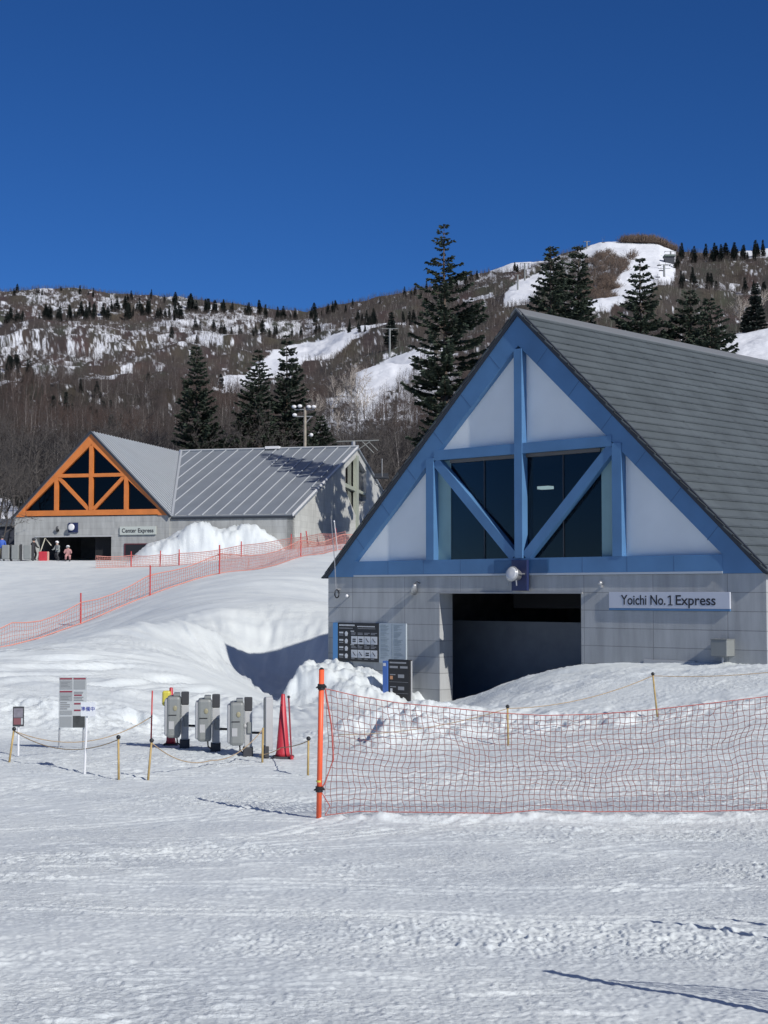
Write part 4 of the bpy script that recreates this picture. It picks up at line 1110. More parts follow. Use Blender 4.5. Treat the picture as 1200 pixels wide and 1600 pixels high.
# standing board with blue side
t = thing('standing_sign', 'narrow black standing board with blue side panel next to the doorway', 'sign', bw(-3.18, -.55, -2.95), -BTH + .08)
MB().bbox(-.40, -.24, -.10, .04, .05, .98, .01).build('side_panel', mat('royal_blue', (.06, .16, .48), .45), t)
MB().bbox(-.238, .40, -.09, .02, .08, 1.02, .012).build('board', M_BLACK, t)
mb = MB(); bar(mb, -.19, .30, .93, .965, -.094); bar(mb, -.19, .05, .82, .87, -.094); bar(mb, .12, .34, .82, .87, -.094)
bar(mb, .06, .24, .60, .68, -.094); bar(mb, .06, .24, .32, .40, -.094); bar(mb, -.18, -.02, .66, .68, -.094); bar(mb, -.18, .0, .38, .40, -.094)
for z in (.50, .24): bar(mb, -.2, .36, z, z + .006, -.094)
mb.build('printing', gm_, t)
mb = MB(); mb.box(-.18, -.10, -.095, -.091, .56, .64); mb.build('pictogram', mat('small_orange', (.6, .3, .15), .5), t)
mb = MB(); mb.box(-.17, -.11, -.095, -.091, .27, .35); mb.build('pictogram', wm, t)
MB().box(-.38, -.30, -.105, -.1015, .86, .93).build('badge', wm, t)
MB().tube([(.415, -.04, .0), (.415, -.04, 1.0)], .02, 6).build('post', M_LGREY, t)

# ------------------------------------------------------------ far station (orange gable)
OTH, OX, OY, OZ = .256, -20.05, 105.0, 5.187
OE = 3.6
ot = thing('lift_station', 'pale block lift station with orange glazed gable and long grey metal wing roof', 'building', (OX, OY, OZ - OE), -OTH)
def ow(u, v, h):
    c, s = math.cos(OTH), math.sin(OTH)
    return (OX + u * c + v * s, OY - u * s + v * c, OZ + h)
W2, H2, WR, U2 = 5.763, 5.70, 15.73, 14.47
M_OB = block_material('pale_wall_block', (.40, .41, .40), 1.75, .42, 'x', z0=-(OE % .42), mortar=.78, stain=.22)
M_OBY = block_material('pale_wall_block_side', (.50, .51, .49), 1.75, .42, 'y', z0=-(OE % .42), mortar=.8, stain=.18)
mb = MB(); mb.box(-W2, -4.09, 0, .5, -.8, OE); mb.box(1.52, W2, 0, .5, -.8, OE); mb.box(-4.088, 1.518, .003, .5, OE - 1.36, OE)
mb.build('front_wall', M_OB, ot)
MB().box(W2 + .002, U2, .10, .5, -.8, OE - .02).build('wing_wall', M_OB, ot)
mb = MB(); mb.box(-W2 + .003, -W2 + .4, .5, 2 * WR, -.8, OE - .01)
mb.build('side_wall', M_OBY, ot)
mb = MB(); mb.box(-5.2, 5, .6, 14, -.3, -.1); mb.box(-5.2, 5.2, 9, 9.2, -.1, OE - .3); mb.box(-5.2, -5.1, .5, 9, 0, OE - .3); mb.box(5.1, 5.2, .5, 9, 0, OE - .3)
mb.box(-5.2, 5.2, .5, 9.2, OE - .28, OE - .1)
mb.build('hall', M_ROOMW, ot)
mb = MB(); mb.prism([(-5.1, OE + .3), (5.1, OE + .3), (0, OE + 5.2)], 1.2, 1.3); mb.build('upper_room', M_ROOM, ot)
MB().box(-4.15, 1.58, -.08, -.003, OE - 1.42, OE - 1.33).build('lintel_trim', M_LGREY, ot)
def trafter(sgn):
    pol = [(sgn * W2, 0.0), (0, H2), (0, 4.92), (sgn * 4.95, .42), (sgn * 4.95, 0.0)]
    if sgn > 0: pol = pol[::-1]
    return [(x, z + OE) for x, z in pol]
MB().prism(trafter(-1), -.08, .2).build('rafter', M_ORANGE, ot); MB().prism(trafter(1), -.08, .2).build('rafter', M_ORANGE, ot)
MB().box(-4.948, 4.948, -.084, .19, OE + .05, OE + .42).build('tie_beam', M_ORANGE, ot)
MB().box(-.14, .14, -.10, .19, OE + .422, OE + 4.85).build('king_post', M_ORANGE, ot)
MB().box(-2.45, -.142, -.085, .18, OE + 2.68, OE + 2.92).build('cross_beam', M_ORANGE, ot)
MB().box(.142, 2.45, -.085, .18, OE + 2.68, OE + 2.92).build('cross_beam', M_ORANGE, ot)
MB().box(-2.74, -2.46, -.09, .18, OE + .422, OE + 2.75).build('side_post', M_ORANGE, ot)
MB().box(2.46, 2.74, -.09, .18, OE + .422, OE + 2.75).build('side_post', M_ORANGE, ot)
for sg in (-1, 1):
    a = Vector((sg * 2.42, OE + 2.66)); b = Vector((sg * .18, OE + .46)); d = (b - a).normalized(); nn = Vector((-d.y, d.x)) * .12
    pol = [(q.x, q.y) for q in (a + nn, b + nn, b - nn, a - nn)]
    ar = sum(pol[i][0] * pol[(i + 1) % 4][1] - pol[(i + 1) % 4][0] * pol[i][1] for i in range(4))
    if ar < 0: pol = pol[::-1]
    MB().prism(pol, -.06, .15).build('diagonal_brace', M_ORANGE, ot)
for poly in ([(-.1, 2.92), (-.1, 4.8), (-2.2, 2.92)], [(.1, 2.92), (2.2, 2.92), (.1, 4.8)], [(-4.9, .43), (-2.7, .43), (-2.7, 2.45)], [(4.9, .43), (2.7, 2.45), (2.7, .43)],
             [(-2.48, .43), (-.12, .43), (-.12, 2.69), (-2.48, 2.69)], [(.12, .43), (2.48, .43), (2.48, 2.69), (.12, 2.69)]):
    ar = sum(poly[i][0] * poly[(i + 1) % len(poly)][1] - poly[(i + 1) % len(poly)][0] * poly[i][1] for i in range(len(poly)))
    if ar < 0: poly = poly[::-1]
    MB().prism([(x, z + OE) for x, z in poly], .10, .13).build('window_pane', M_GLASS2, ot)
M_MROOF = mat('grey_sheet_metal_roof', (.27, .30, .335), .42, .25, var=.07, vscale=.6)
M_SEAM = mat('pale_roof_seam', (.50, .53, .56), .4, .25)
# main roof: right slope runs from the ridge to the valley; left slope whole
mb = MB()
def quad(m, a, b, c, d, th=.12):
    a, b, c, d = [Vector(q) for q in (a, b, c, d)]; nn = (b - a).cross(d - a).normalized() * th
    vs = [a, b, c, d, a - nn, b - nn, c - nn, d - nn]
    m.add(vs, [(0, 1, 2, 3), (7, 6, 5, 4), (0, 4, 5, 1), (1, 5, 6, 2), (2, 6, 7, 3), (3, 7, 4, 0)])
e = .12
ez = OE + .05
RZ = OE + H2 + .12
quad(mb, (-W2 - e, -.2, ez - .1), (0, -.2, RZ), (0, WR, RZ), (-W2 - e, 2 * WR, ez - .1))
a, b_, c_, d_ = Vector((0, -.2, RZ)), Vector((W2 + e, -.2, ez - .1)), Vector((W2 + e, .05, ez - .1)), Vector((0, WR, RZ))
quad(mb, a, b_, c_, d_)
mb.build('main_roof', M_MROOF, ot)
mb = MB()
ns = 34
for i in range(1, ns):
    v0 = -.2 + (WR + .2) * i / ns
    # slope point where this seam meets the valley
    k = 1 - (v0 - 0.05) / (WR - .05) if v0 > .05 else 1
    x1 = (W2 + e) * max(0.02, k); z1 = RZ + (ez - .1 - RZ) * max(0.02, k)
    nn = Vector((math.sin(math.atan2(H2, W2)), 0, math.cos(math.atan2(H2, W2)))) * .03
    mb.tube([Vector((0, v0, RZ)) + nn, Vector((x1, v0, z1)) + nn], .028, 4)
mb.build('roof_seams', M_SEAM, ot)
mb = MB(); quad(mb, (.05, WR, RZ - .02), (W2 + e, .05, ez - .12), (U2 + .15, .05, ez - .12), (U2 + .15, WR, RZ - .02))
quad(mb, (U2 + .15, WR, RZ - .02), (U2 + .15, 2 * WR, ez - .12), (-W2, 2 * WR, ez - .12), (0.05, WR, RZ - .02))
wr_ = mb.build('wing_roof', M_MROOF, ot)
mb = MB()
pitch = math.atan2(RZ - ez, WR)
nn = Vector((0, -math.sin(pitch), math.cos(pitch))) * .05
u = W2 + .35
while u < U2 + .1:
    mb.tube([Vector((u, .1, ez - .12)) + nn, Vector((u, WR, RZ - .02)) + nn], .05, 4); u += .98
for u0 in (W2 + .1 - .98, W2 + .1 - 2 * .98, W2 - 2.9, W2 - 3.9, W2 - 4.9):
    k = (W2 + e - u0) / (W2 + e); v0 = .05 + (WR - .05) * k; z0 = ez - .12 + (RZ - .02 - ez + .12) * k
    mb.tube([Vector((u0, v0, z0)) + nn, Vector((u0, WR, RZ - .02)) + nn], .05, 4)
mb.tube([(0.1, WR, RZ + .06), (W2 + e, 0.05, ez - .04)], .13, 4)
mb.tube([(0, WR, RZ + .06), (U2 + .15, WR, RZ + .06)], .09, 4)
mb.build('roof_seams', M_SEAM, wr_)
MB().box(W2 + .1, U2 + .16, .0, .08, ez - .34, ez - .20).build('gutter', M_EDGE, ot)
MB().box(7.2, 8.3, WR - .3, WR + .3, RZ + .02, RZ + .22).build('ridge_vent', M_WHITE, ot)
mb = MB()
for sg in (-1, 1):
    pol = [(0, RZ + .04), (sg * (W2 + .2), ez - .12), (sg * (W2 + .1), ez - .24), (0, RZ - .16)]
    if sg > 0: pol = pol[::-1]
    mb.prism(pol, -.24, -.202)
mb.build('verge_trim', M_EDGE, ot)
# wing gable end: outer wall with a tall glazed opening below the apex
MG = Matrix(((0, 1, 0, U2), (1, 0, 0, 0), (0, 0, 1, 0), (0, 0, 0, 1)))   # prism x->v, y->u
rz = RZ - .15; ezz = ez - .25
def roofz(v): return ezz + (rz - ezz) * (1 - abs(v - WR) / WR)
wl, wrt = 12.6, 18.4
mb = MB()
mb.prism([(.1, -.8), (wl, -.8), (wl, roofz(wl)), (.1, ezz)], -.4, 0, MG)
mb.prism([(wrt, -.8), (2 * WR, -.8), (2 * WR, ezz), (wrt, roofz(wrt))], -.4, 0, MG)
mb.prism([(wl, -.8), (wrt, -.8), (wrt, OE + 2.0), (WR, OE + .4), (wl, OE + 2.4)], -.4, 0, MG)
mb.prism([(wl, roofz(wl) - .55), (WR, rz - .55), (WR, rz), (wl, roofz(wl))], -.4, 0, MG)
mb.prism([(WR, rz - .55), (wrt, roofz(wrt) - .55), (wrt, roofz(wrt)), (WR, rz)], -.4, 0, MG)
mb.build('gable_end_wall', M_OBY, ot)
pn = MB().prism([(wl, OE + .4), (wrt, OE + .4), (wrt, roofz(wrt) - .55), (WR, rz - .55), (wl, roofz(wl) - .55)], -.32, -.28, MG).build('window_pane', M_GLASS2, ot)
mb = MB(); mb.prism([(WR - .3, OE - .9), (WR + .3, OE - .9), (WR + .3, rz - .5), (WR - .3, rz - .5)], -.2, .08, MG)
mb.prism([(wl, OE + 2.6), (wrt, OE + 2.3), (wrt, OE + 2.5), (wl, OE + 2.9)], -.26, -.02, MG)
mb.build('window_frame', mat('greenish_frame', (.33, .36, .30), .6), pn)
mb = MB(); mb.prism([(.0, ezz + .02), (WR, rz + .04), (WR, rz + .22), (.0, ezz + .22)], .002, .10, MG); mb.prism([(WR, rz + .04), (2 * WR, ezz + .02), (2 * WR, ezz + .22), (WR, rz + .22)], .002, .10, MG)
mb.build('verge_trim', M_WHITE, ot)
mb = MB(); mb.box(U2 - .45, U2 - .42, .4, 2 * WR, -.5, OE - .1); mb.box(0, U2 - .5, .7, .8, -.5, OE - .2); mb.build('inner_lining', M_ROOM, ot)

t = thing('name_sign', 'small pale sign reading Center Express on the orange gabled station', 'sign', ow(3.5, 0, -1.31), -OTH)
MB().bbox(-1.32, 1.32, -.12, -.004, 0, .56, .01).build('board', mat('sign_greenish', (.50, .54, .50), .5), t)
text('lettering', 'Center Express', .40, (0, -.125, .27), M_TXT, t, .003, sx=.92, bold=.008)
t = thing('floodlight', 'round white floodlight on a navy plate above the orange station doorway', 'lamp', ow(-1.3, 0, -1.12), -OTH)
MB().bbox(-.36, .36, -.10, -.004, 0, .68, .02).build('mount_box', M_NAVY, t)
MB().lathe([(.12, -.2), (.24, 0), (.24, .03), (.16, .05)], (0, -.34, .36), 16, Matrix.Rotation(R(85), 4, 'X')).build('lamp_body', M_WHITE, t, True)
t = thing('wall_spotlight', 'small dark spotlight left of the round floodlight on the orange station', 'lamp', ow(-2.45, 0, -1.1), -OTH)
MB().lathe([(.05, 0), (.12, .3), (.05, .1)], (0, -.25, .35), 10, Matrix.Rotation(R(215), 4, 'X')).build('shade', M_DGREY, t, True); MB().tube([(0, 0, .4), (0, -.25, .4)], .02, 6).build('arm', M_DGREY, t)
t = thing('poster', 'dark red edged poster beside the snow heap on the orange station wall', 'sign', ow(3.4, 0, -2.75), -OTH)
MB().bbox(-.9, .9, -.07, -.004, .0, .85, .01).build('frame', mat('dark_red', (.12, .025, .03), .5), t); MB().box(-.8, .84, -.08, -.071, .06, .78).build('sheet', M_BLACK, t)
# dark shed at the left edge
x0 = P(-20, 860, 112); sh = thing('shed', 'dark low shed with sloping roof cut by the left edge of the view', 'shed', (-27.6, 112, 2.2), 0)
MB().box(-2.5, .9, 0, 4, -.5, 2.7).build('wall', mat('dark_navy_wall', (.03, .035, .05), .7), sh)
mb = MB(); quad(mb, (-3, -.3, 2.6), (1.0, -.3, 2.75), (1.0, 4.3, 3.4), (-3, 4.3, 3.3), .15); mb.build('roof', mat('shed_roof', (.12, .13, .14), .6), sh)

# ------------------------------------------------------------ floodlight mast, lift towers
M_MAST = mat('mast_concrete', (.30, .27, .22), .7, var=.2)
D = 122.; b0 = G(476, D); t = thing('floodlight_mast', 'slim mast with four white lamps on a crossbar behind the wing roof', 'mast', b0)
hh = P(476, 637, D)[2] - b0[2]; s_ = D / F
MB().tube([(0, 0, 0), (0, 0, hh)], .16, 8, .11).build('pole', M_MAST, t)
mb = MB(); mb.tube([(-17 * s_, 0, hh - 3 * s_), (14 * s_, 0, hh - 3 * s_)], .05, 6); mb.tube([(-15 * s_, 0, hh - 14 * s_), (12 * s_, 0, hh - 14 * s_)], .05, 6)
mb.tube([(0, 0, hh - 26 * s_), (10 * s_, 0, hh - 14 * s_)], .04, 6); mb.build('crossarm', M_STEEL, t)
for lx, lz in ((-17, 4), (-8, 5), (6, 4), (14, 4), (-16, -9)):
    MB().ball((lx * s_, -.2, hh + (lz - 3) * s_), .13, 10, 6, (1.5, 1, 1.1)).build('lamp_head', M_WHITE, t, True)
mb = MB(); mb.tube([(.25, 0, hh - 44 * s_), (.45, 0, hh - 44 * s_)], .03, 6); mb.ball((.5, 0, hh - 43 * s_), .16); mb.build('small_lamp', M_WHITE, t, True)
def pylon(px, pyb, pyt, D, label, group, arm=.5, r=.25, arms=1):
    p = P(px, pyb, D) if D else hill(px, pyb); Dd = p[1]; s = Dd / F; h = (pyb - pyt) * s
    t = thing('lift_pylon', label, 'pylon', tuple(p), 0, group)
    MB().tube([(0, 0, -2 * s), (0, 0, h)], r * 1.2, 8, r).build('pole', M_GREYP, t)
    mb = MB()
    for k in range(arms): mb.box(-arm * s * 14, arm * s * 14, -.12, .12, h - .3 - k * 6 * s, h - k * 6 * s)
    mb.build('crossarm', M_GREYP, t)
    for sg in (-1, 1):
        MB().bbox(sg * arm * s * 13 - .15, sg * arm * s * 13 + .15, -2.0, 2.0, h - .75, h - .35, .05).build('sheave_train', M_EDGE, t)
    return t
pylon(609, 558, 512, 0, 'tall grey lift pylon on the snowy slope in the middle', 'lift pylons on the mountain', 1.0, .45)
pylon(820, 440, 412, 0, 'thin dark lift pylon on the upper left ski run, the higher one', 'lift pylons on the mountain', .5, .55)
pylon(809, 456, 432, 0, 'thin dark lift pylon on the upper left ski run, the lower one', 'lift pylons on the mountain', .4, .55)
pylon(1038, 448, 428, 0, 'small lift pylon midway on the wide white ski run', 'lift pylons on the mountain', .7, .6, 2)
pylon(1048, 405, 392, 0, 'small lift pylon near the top of the wide white ski run', 'lift pylons on the mountain', .7, .6)
pylon(917, 392, 380, 0, 'tiny pylon on the skyline left of the summit', 'lift pylons on the mountain', .4, .5)
p = hill(1046, 410); s_ = p[1] / F
t = thing('top_station', 'small dark lift hut at the top of the wide ski run', 'hut', tuple(p))
MB().box(-8 * s_, 7 * s_, -3, 3, -2, 9 * s_).build('wall', M_EDGE, t); mb = MB(); mb.box(-9 * s_, 8 * s_, -4, 4, 9 * s_, 12 * s_); mb.build('roof', mat('hut_roof', (.10, .13, .12), .7), t)
for i, (px, py) in enumerate(((1030, 421), (1033, 436), (1040, 418), (1028, 449))):
    p = hill(px, py); s_ = p[1] / F; t = thing('lift_chair', 'tiny chair hanging over the wide ski run', 'chairlift chair', (p[0], p[1], p[2] + 4 * s_), 0, 'chairs over the wide ski run')
    MB().box(-3.4 * s_, 3.4 * s_, -.5, .5, 0, 1.4 * s_).build('seat', M_EDGE, t); MB().tube([(0, 0, 1.4 * s_), (0, 0, 6 * s_)], .12, 5).build('hanger', M_EDGE, t)
# lift frame between the stations
D = 118.; b0 = G(552, D); s_ = D / F; t = thing('lift_tower', 'grey steel lift frame with diagonal struts behind the wing gable end', 'pylon', b0)
zt = P(552, 690, D)[2] - b0[2]
MB().tube([(0, 0, 0), (0, 0, zt)], .16, 8).build('pole', M_STEEL, t)
mb = MB(); mb.tube([(-26 * s_, 0, zt), (40 * s_, 0, zt + .1)], .05, 6); mb.tube([(14 * s_, 0, zt), (32 * s_, 0, zt - 18 * s_)], .04, 5); mb.tube([(4 * s_, 0, zt - 15 * s_), (26 * s_, 0, zt)], .04, 5)
mb.tube([(24 * s_, 0, zt), (38 * s_, 0, zt - 14 * s_)], .03, 5); mb.build('crossarm', M_GREYP, t)
t = thing('lift_chair', 'empty dark chairlift chair hanging beside the blue gable edge', 'chairlift chair', P(597, 756, 112.))
s_ = 112 / F
MB().bbox(-13 * s_, 11 * s_, -.3, .3, 8 * s_, 11 * s_, .05).build('seat', M_EDGE, t); MB().box(-12 * s_, 10 * s_, .3, .36, 10 * s_, 17 * s_).build('backrest', M_EDGE, t)
mb = MB(); mb.tube([(-11 * s_, 0, 9 * s_), (-11 * s_, 0, 0), (-6 * s_, 0, -3 * s_)], .05, 6); mb.tube([(0, .3, 12 * s_), (0, .3, 40 * s_)], .04, 6); mb.build('hanger', M_STEEL, t)

# ------------------------------------------------------------ nets
def net_fence(name, label, cat, tops, bots, cw, rad_w, mnet, mrope, posts=None, post_r=.02, mpost=None, wob=.02, seed=0, group=None, rope_r=.008, post_over=.12, base=None):
    """tops/bots: world polylines of equal length; strings run between them"""
    rg = np.random.default_rng(seed)
    t0 = base or tuple(bots[0])
    t = thing(name, label, cat, t0, 0, group)
    T_ = np.array(tops, float) - np.array(t0); B_ = np.array(bots, float) - np.array(t0)
    d = np.r_[0, np.cumsum(np.linalg.norm(np.diff(B_[:, :2], axis=0), axis=1))]
    n = max(4, int(d[-1] / cw)); hh = np.mean(np.linalg.norm(T_ - B_, axis=1)); m = max(3, int(hh / cw))
    s = np.linspace(0, d[-1], n + 1)
    TT = np.stack([np.interp(s, d, T_[:, k]) for k in range(3)], 1); BB = np.stack([np.interp(s, d, B_[:, k]) for k in range(3)], 1)
    v = np.linspace(0, 1, m + 1)
    Gd = TT[:, None] * (1 - v)[None, :, None] + BB[:, None] * v[None, :, None]
    I, J = np.meshgrid(np.arange(n + 1), np.arange(m + 1), indexing='ij')
    belly = np.sin(np.pi * v)[None, :]
    Gd[..., 1] += (vnoise(I / 11., J / 9., seed) - .5) * wob * 6 * belly
    Gd[..., 0] += (vnoise(I / 6., J / 4., seed + 1) - .5) * wob * 1.6 * belly
    Gd[..., 2] += (vnoise(I / 7., J / 5., seed + 2) - .5) * wob * 1.6 * belly
    Gd[1:-1, 1:-1] += rg.normal(0, wob * .12, Gd[1:-1, 1:-1].shape)
    # strings as three-sided strands
    a = Gd[:-1].reshape(-1, 3); b = Gd[1:].reshape(-1, 3); c = Gd[:, :-1].reshape(-1, 3); e_ = Gd[:, 1:].reshape(-1, 3)
    B3 = np.concatenate([a, c]); T3 = np.concatenate([b, e_]); r = np.full(len(B3), rad_w)
    Vv, Ff = sticks(B3, T3, r, r)
    np_mesh('net', Vv, Ff, [mnet], parent=t)
    MB().tube([tuple(q) for q in TT[::max(1, n // 60)]] + [tuple(TT[-1])], rope_r, 5).build('top_rope', mrope, t)
    MB().tube([tuple(q) for q in BB[::max(1, n // 60)]] + [tuple(BB[-1])], rope_r, 5).build('bottom_rope', mrope, t)
    for q, hp2, ln in (posts or []):
        q = np.array(q) - np.array(t0)
        MB().tube([(q[0], q[1], q[2] - .15), (q[0] + ln, q[1], q[2] + hp2)], post_r, 8).build('post', mpost, t)
    return t
# near orange net
DN = 16.5; sN = DN / F
top = [(508, 1076), (560, 1088), (620, 1098), (700, 1106), (780, 1114), (850, 1118), (930, 1116), (1010, 1110), (1100, 1100), (1200, 1088), (1330, 1072)]
tops = [P(x, y, DN + .02 * math.sin(i)) for i, (x, y) in enumerate(top)]
bots = [P(x, 1274, DN - .02) for x, y in top]
bots = [(q[0], q[1], gz(q[0], q[1]) + .03) for q in bots]
fence = net_fence('net_fence', 'near orange safety net with fine square mesh on a fluorescent orange pole', 'fence', tops, bots, .060, .0038, M_NET, M_ROPER, wob=.045, seed=4, rope_r=.0050)
base = Vector(fence.location)
pb = Vector(P(498, 1274, DN)); pb.z = gz(pb.x, pb.y); ptp = Vector(P(502.5, 1046, DN))
MB().tube([pb - base - Vector((0, 0, .1)), ptp - base], .029, 14).build('pole', M_POLEOR, fence, True)
mb = MB(); mb.tube([ptp - base, ptp - base + Vector((0, 0, .02))], .030, 12, .01); mb.build('pole_cap', M_BLACK, fence)
for yy_ in (1073, 1233):
    q = Vector(P(502 if yy_ < 1100 else 498.8, yy_, DN)) - base
    mb = MB(); mb.tube([q - Vector((0, 0, .03)), q + Vector((0, 0, .03))], .040, 12); mb.tube([q + Vector((.05 * math.cos(k / 10 * 6.28), .045 * math.sin(k / 10 * 6.28), .01 * math.sin(k))) for k in range(11)], .010, 5)
    mb.build('clamp', M_BLACK, fence)
q = Vector(P(498.8, 1222, DN)) - base
MB().tube([q, q + Vector((0, 0, .02))], .031, 12).build('tie', M_YELLOW, fence)
qa = Vector(tops[0]) - base; qb = Vector(bots[0]) - base
mb = MB(); mb.tube([ptp - base - Vector((0, 0, .18)), qa, qa + Vector((.07, 0, -.4)), qa + Vector((.09, 0, -.75)), qa + Vector((.0, 0, -1.0)), Vector(P(500, 1236, DN)) - base], .009, 5)
mb.tube([Vector(P(500, 1234, DN)) - base, qb + Vector((.05, 0, .1)), qb], .006, 5); mb.build('lacing_rope', M_ROPER, fence)
# net outside the frame on the right; it throws the thin shadows on the near snow
def net_pts(a, b, n, h, sag=.06):
    T, B = [], []
    for i in range(n + 1):
        k = i / n; x = a[0] + (b[0] - a[0]) * k; y = a[1] + (b[1] - a[1]) * k; z = gz(x, y)
        B.append((x, y, z + .02)); T.append((x, y, z + h - sag * math.sin(math.pi * k)))
    return T, B
T_, B_ = net_pts((2.02, 6.05), (4.6, 5.0), 10, .95)
net_fence('net_fence', 'orange safety net beyond the right edge whose shadow falls on the near snow', 'fence', T_, B_, .060, .0028, M_NET, M_ROPER,
          posts=[((2.0, 6.05, gz(2.0, 6.05)), 1.14, -.05), ((4.62, 5.0, gz(4.62, 5.0)), 1.3, .03)], post_r=.027, mpost=M_POLEOR, seed=8, wob=.03)
for x, y, h in ((2.63, 7.85, 1.02), (3.05, 7.95, 1.0)):
    t = thing('rope_stake', 'bamboo stake just outside the right edge, its shadow on the near snow', 'stake', (x, y, gz(x, y)), 0, 'stakes outside the right edge')
    MB().tube([(0, 0, -.1), (0, 0, h)], .022, 8).build('pole', M_BAMBOO, t)

# far pink net climbing the bank
def far_net(name, label, pts, cw, rw, seed, mpost, pr, hnet, posts, phh, sagk=.25, opacity=None, mn=M_NETF):
    T, B = [], []
    W3 = [G(px, D) for px, D in pts]
    for i in range(len(W3) - 1):
        for k in range(6):
            f = k / 6; x = W3[i][0] * (1 - f) + W3[i + 1][0] * f; y = W3[i][1] * (1 - f) + W3[i + 1][1] * f
            z = gz(x, y); B.append((x, y, z + .03)); T.append((x, y, z + hnet * (1 - sagk * math.sin(math.pi * f))))
    x, y, z = W3[-1]; B.append((x, y, z + .03)); T.append((x, y, z + hnet))
    return net_fence(name, label, 'fence', T, B, cw, rw, mn, mn, posts=[(G(px, D), phh, l) for px, D, l in posts], post_r=pr, mpost=mpost, wob=.05, seed=seed, rope_r=.022)
M_FPOST = mat('red_fence_post', (.50, .05, .05), .5)
far_net('net_fence', 'long pink net fence on red poles climbing the snow bank in the middle distance',
        [(-180, 54), (-60, 55), (20, 57), (127, 60), (235, 62), (343, 65), (470, 78), (535, 86), (600, 92)], .12, .0085, 12, M_FPOST, .030, .85,
        [(-60, 55, 0), (127, 60, .0), (235, 62, .0), (343, 65, 0), (470, 78, 0), (527, 86, -.1)], 1.22)
far_net('net_fence', 'short bright orange net fence along the foot of the snow heap at the orange station',
        [(150, 96), (205, 96.5), (250, 96), (280, 95.5), (377, 95), (455, 94), (500, 93), (540, 92)], .10, .012, 13, M_FPOST, .035, .75,
        [(205, 96.5, .0), (250, 96, .03), (280, 95.5, 0), (377, 95, 0), (455, 94, .0), (482, 93.5, -.15)], 1.0, .1)
# white pole beside the pink net
g0 = G(528, 84); t = thing('marker_pole', 'thin pale pole standing beside the far end of the pink net', 'pole', g0)
MB().tube([(0, 0, -.2), (-.2, 0, 1.6)], .035, 6).build('pole', M_LGREY, t); MB().tube([(-.2, 0, 1.6), (-.21, 0, 1.68)], .04, 6).build('cap', M_WHITE, t)

# ------------------------------------------------------------ rope stakes
def dist_for(py, zz=-2.43): return -zz * F / (py - 925)
def stake(px, pyb, pyt, label, group, D=None, mt=M_BAMBOO, lean=0, knob=True, r=.016, name='rope_stake'):
    D = D or dist_for(pyb); g0 = Vector(G(px, D)); top = Vector(P(px + lean, pyt, D))
    t = thing(name, label, 'stake', g0, 0, group)
    MB().tube([(0, 0, -.12), top - g0], r, 8, r * .85).build('pole', mt, t, True)
    if knob: MB().ball(top - g0, .030, 10, 7).build('knob', M_BLACK, t, True)
    return top
GRP = 'bamboo stakes of the rope line'
s1 = stake(17, 1190, 1139, 'bamboo stake with black knob at the far left, beside the small notice', GRP, lean=5)
s2 = stake(189, 1214, 1152, 'bamboo stake with black knob right of the large notice board', GRP, lean=-4)
s3 = stake(233, 1213, 1157, 'bamboo stake leaning beside the red pole left of the ticket gates', GRP, lean=4)
s4 = stake(411, 1190, 1137, 'short plain stake in front of the third ticket gate', GRP, lean=0, knob=False)
s5 = stake(482, 1210, 1154, 'pale stake with black knob right of the red cone', GRP)
s6 = stake(793, 1166, 1104, 'bamboo stake with black knob behind the near net, in front of the doorway', GRP, D=23.6)
s7 = stake(1026, 1121, 1053, 'dark-tipped stake on the snow heap below the name sign', GRP, D=25., lean=-6)
s8 = stake(238, 1165, 1079, 'thin red pole standing left of the ticket gates', None, D=24.3, mt=M_FPOST, knob=False, r=.013, name='red_pole')
def rope(name, label, pts, sags, r=.007, m=M_ROPE, group='ropes strung between the stakes'):
    out = []
    for i in range(len(pts) - 1):
        a, b = Vector(pts[i]), Vector(pts[i + 1])
        for k in range(13 if i == len(pts) - 2 else 12):
            f = k / 12; q = a.lerp(b, f); q.z -= sags[i] * 4 * f * (1 - f); out.append(q)
    o0 = out[0].copy()
    t = MB().tube([q - o0 for q in out], r, 6).build(name, m, None, True); t.location = o0
    tag(t, label, 'rope', group); return t
d_ = Vector((0, 0, -.03))
rope('rope', 'tan rope sagging in front of the large notice board to the knobbed stake', [s1 + d_, s2 + d_], [.19])
rope('rope', 'tan rope running behind the notice board posts up to the red pole', [s1 + d_, Vector(P(238, 1119, 24.3))], [.27])
rope('rope', 'tan rope drooping to the snow in front of the three ticket gates', [s3 + d_, Vector(P(330, 1188, 21.8)), s4 + Vector((0, 0, -.02))], [.12, .12])
rope('rope', 'tan rope hanging from the knobbed stake across the foot of the red cone', [s5 + d_, Vector(P(440, 1168, 22.4)), Vector(P(405, 1180, 22.6))], [.02, .02])
rope('rope', 'tan rope on the snow heap running up past the name sign', [Vector(P(528, 1148, 23.4)), s6 + d_, s7 + d_, Vector(P(1260, 1043, 24.5))], [.10, .12, .06])

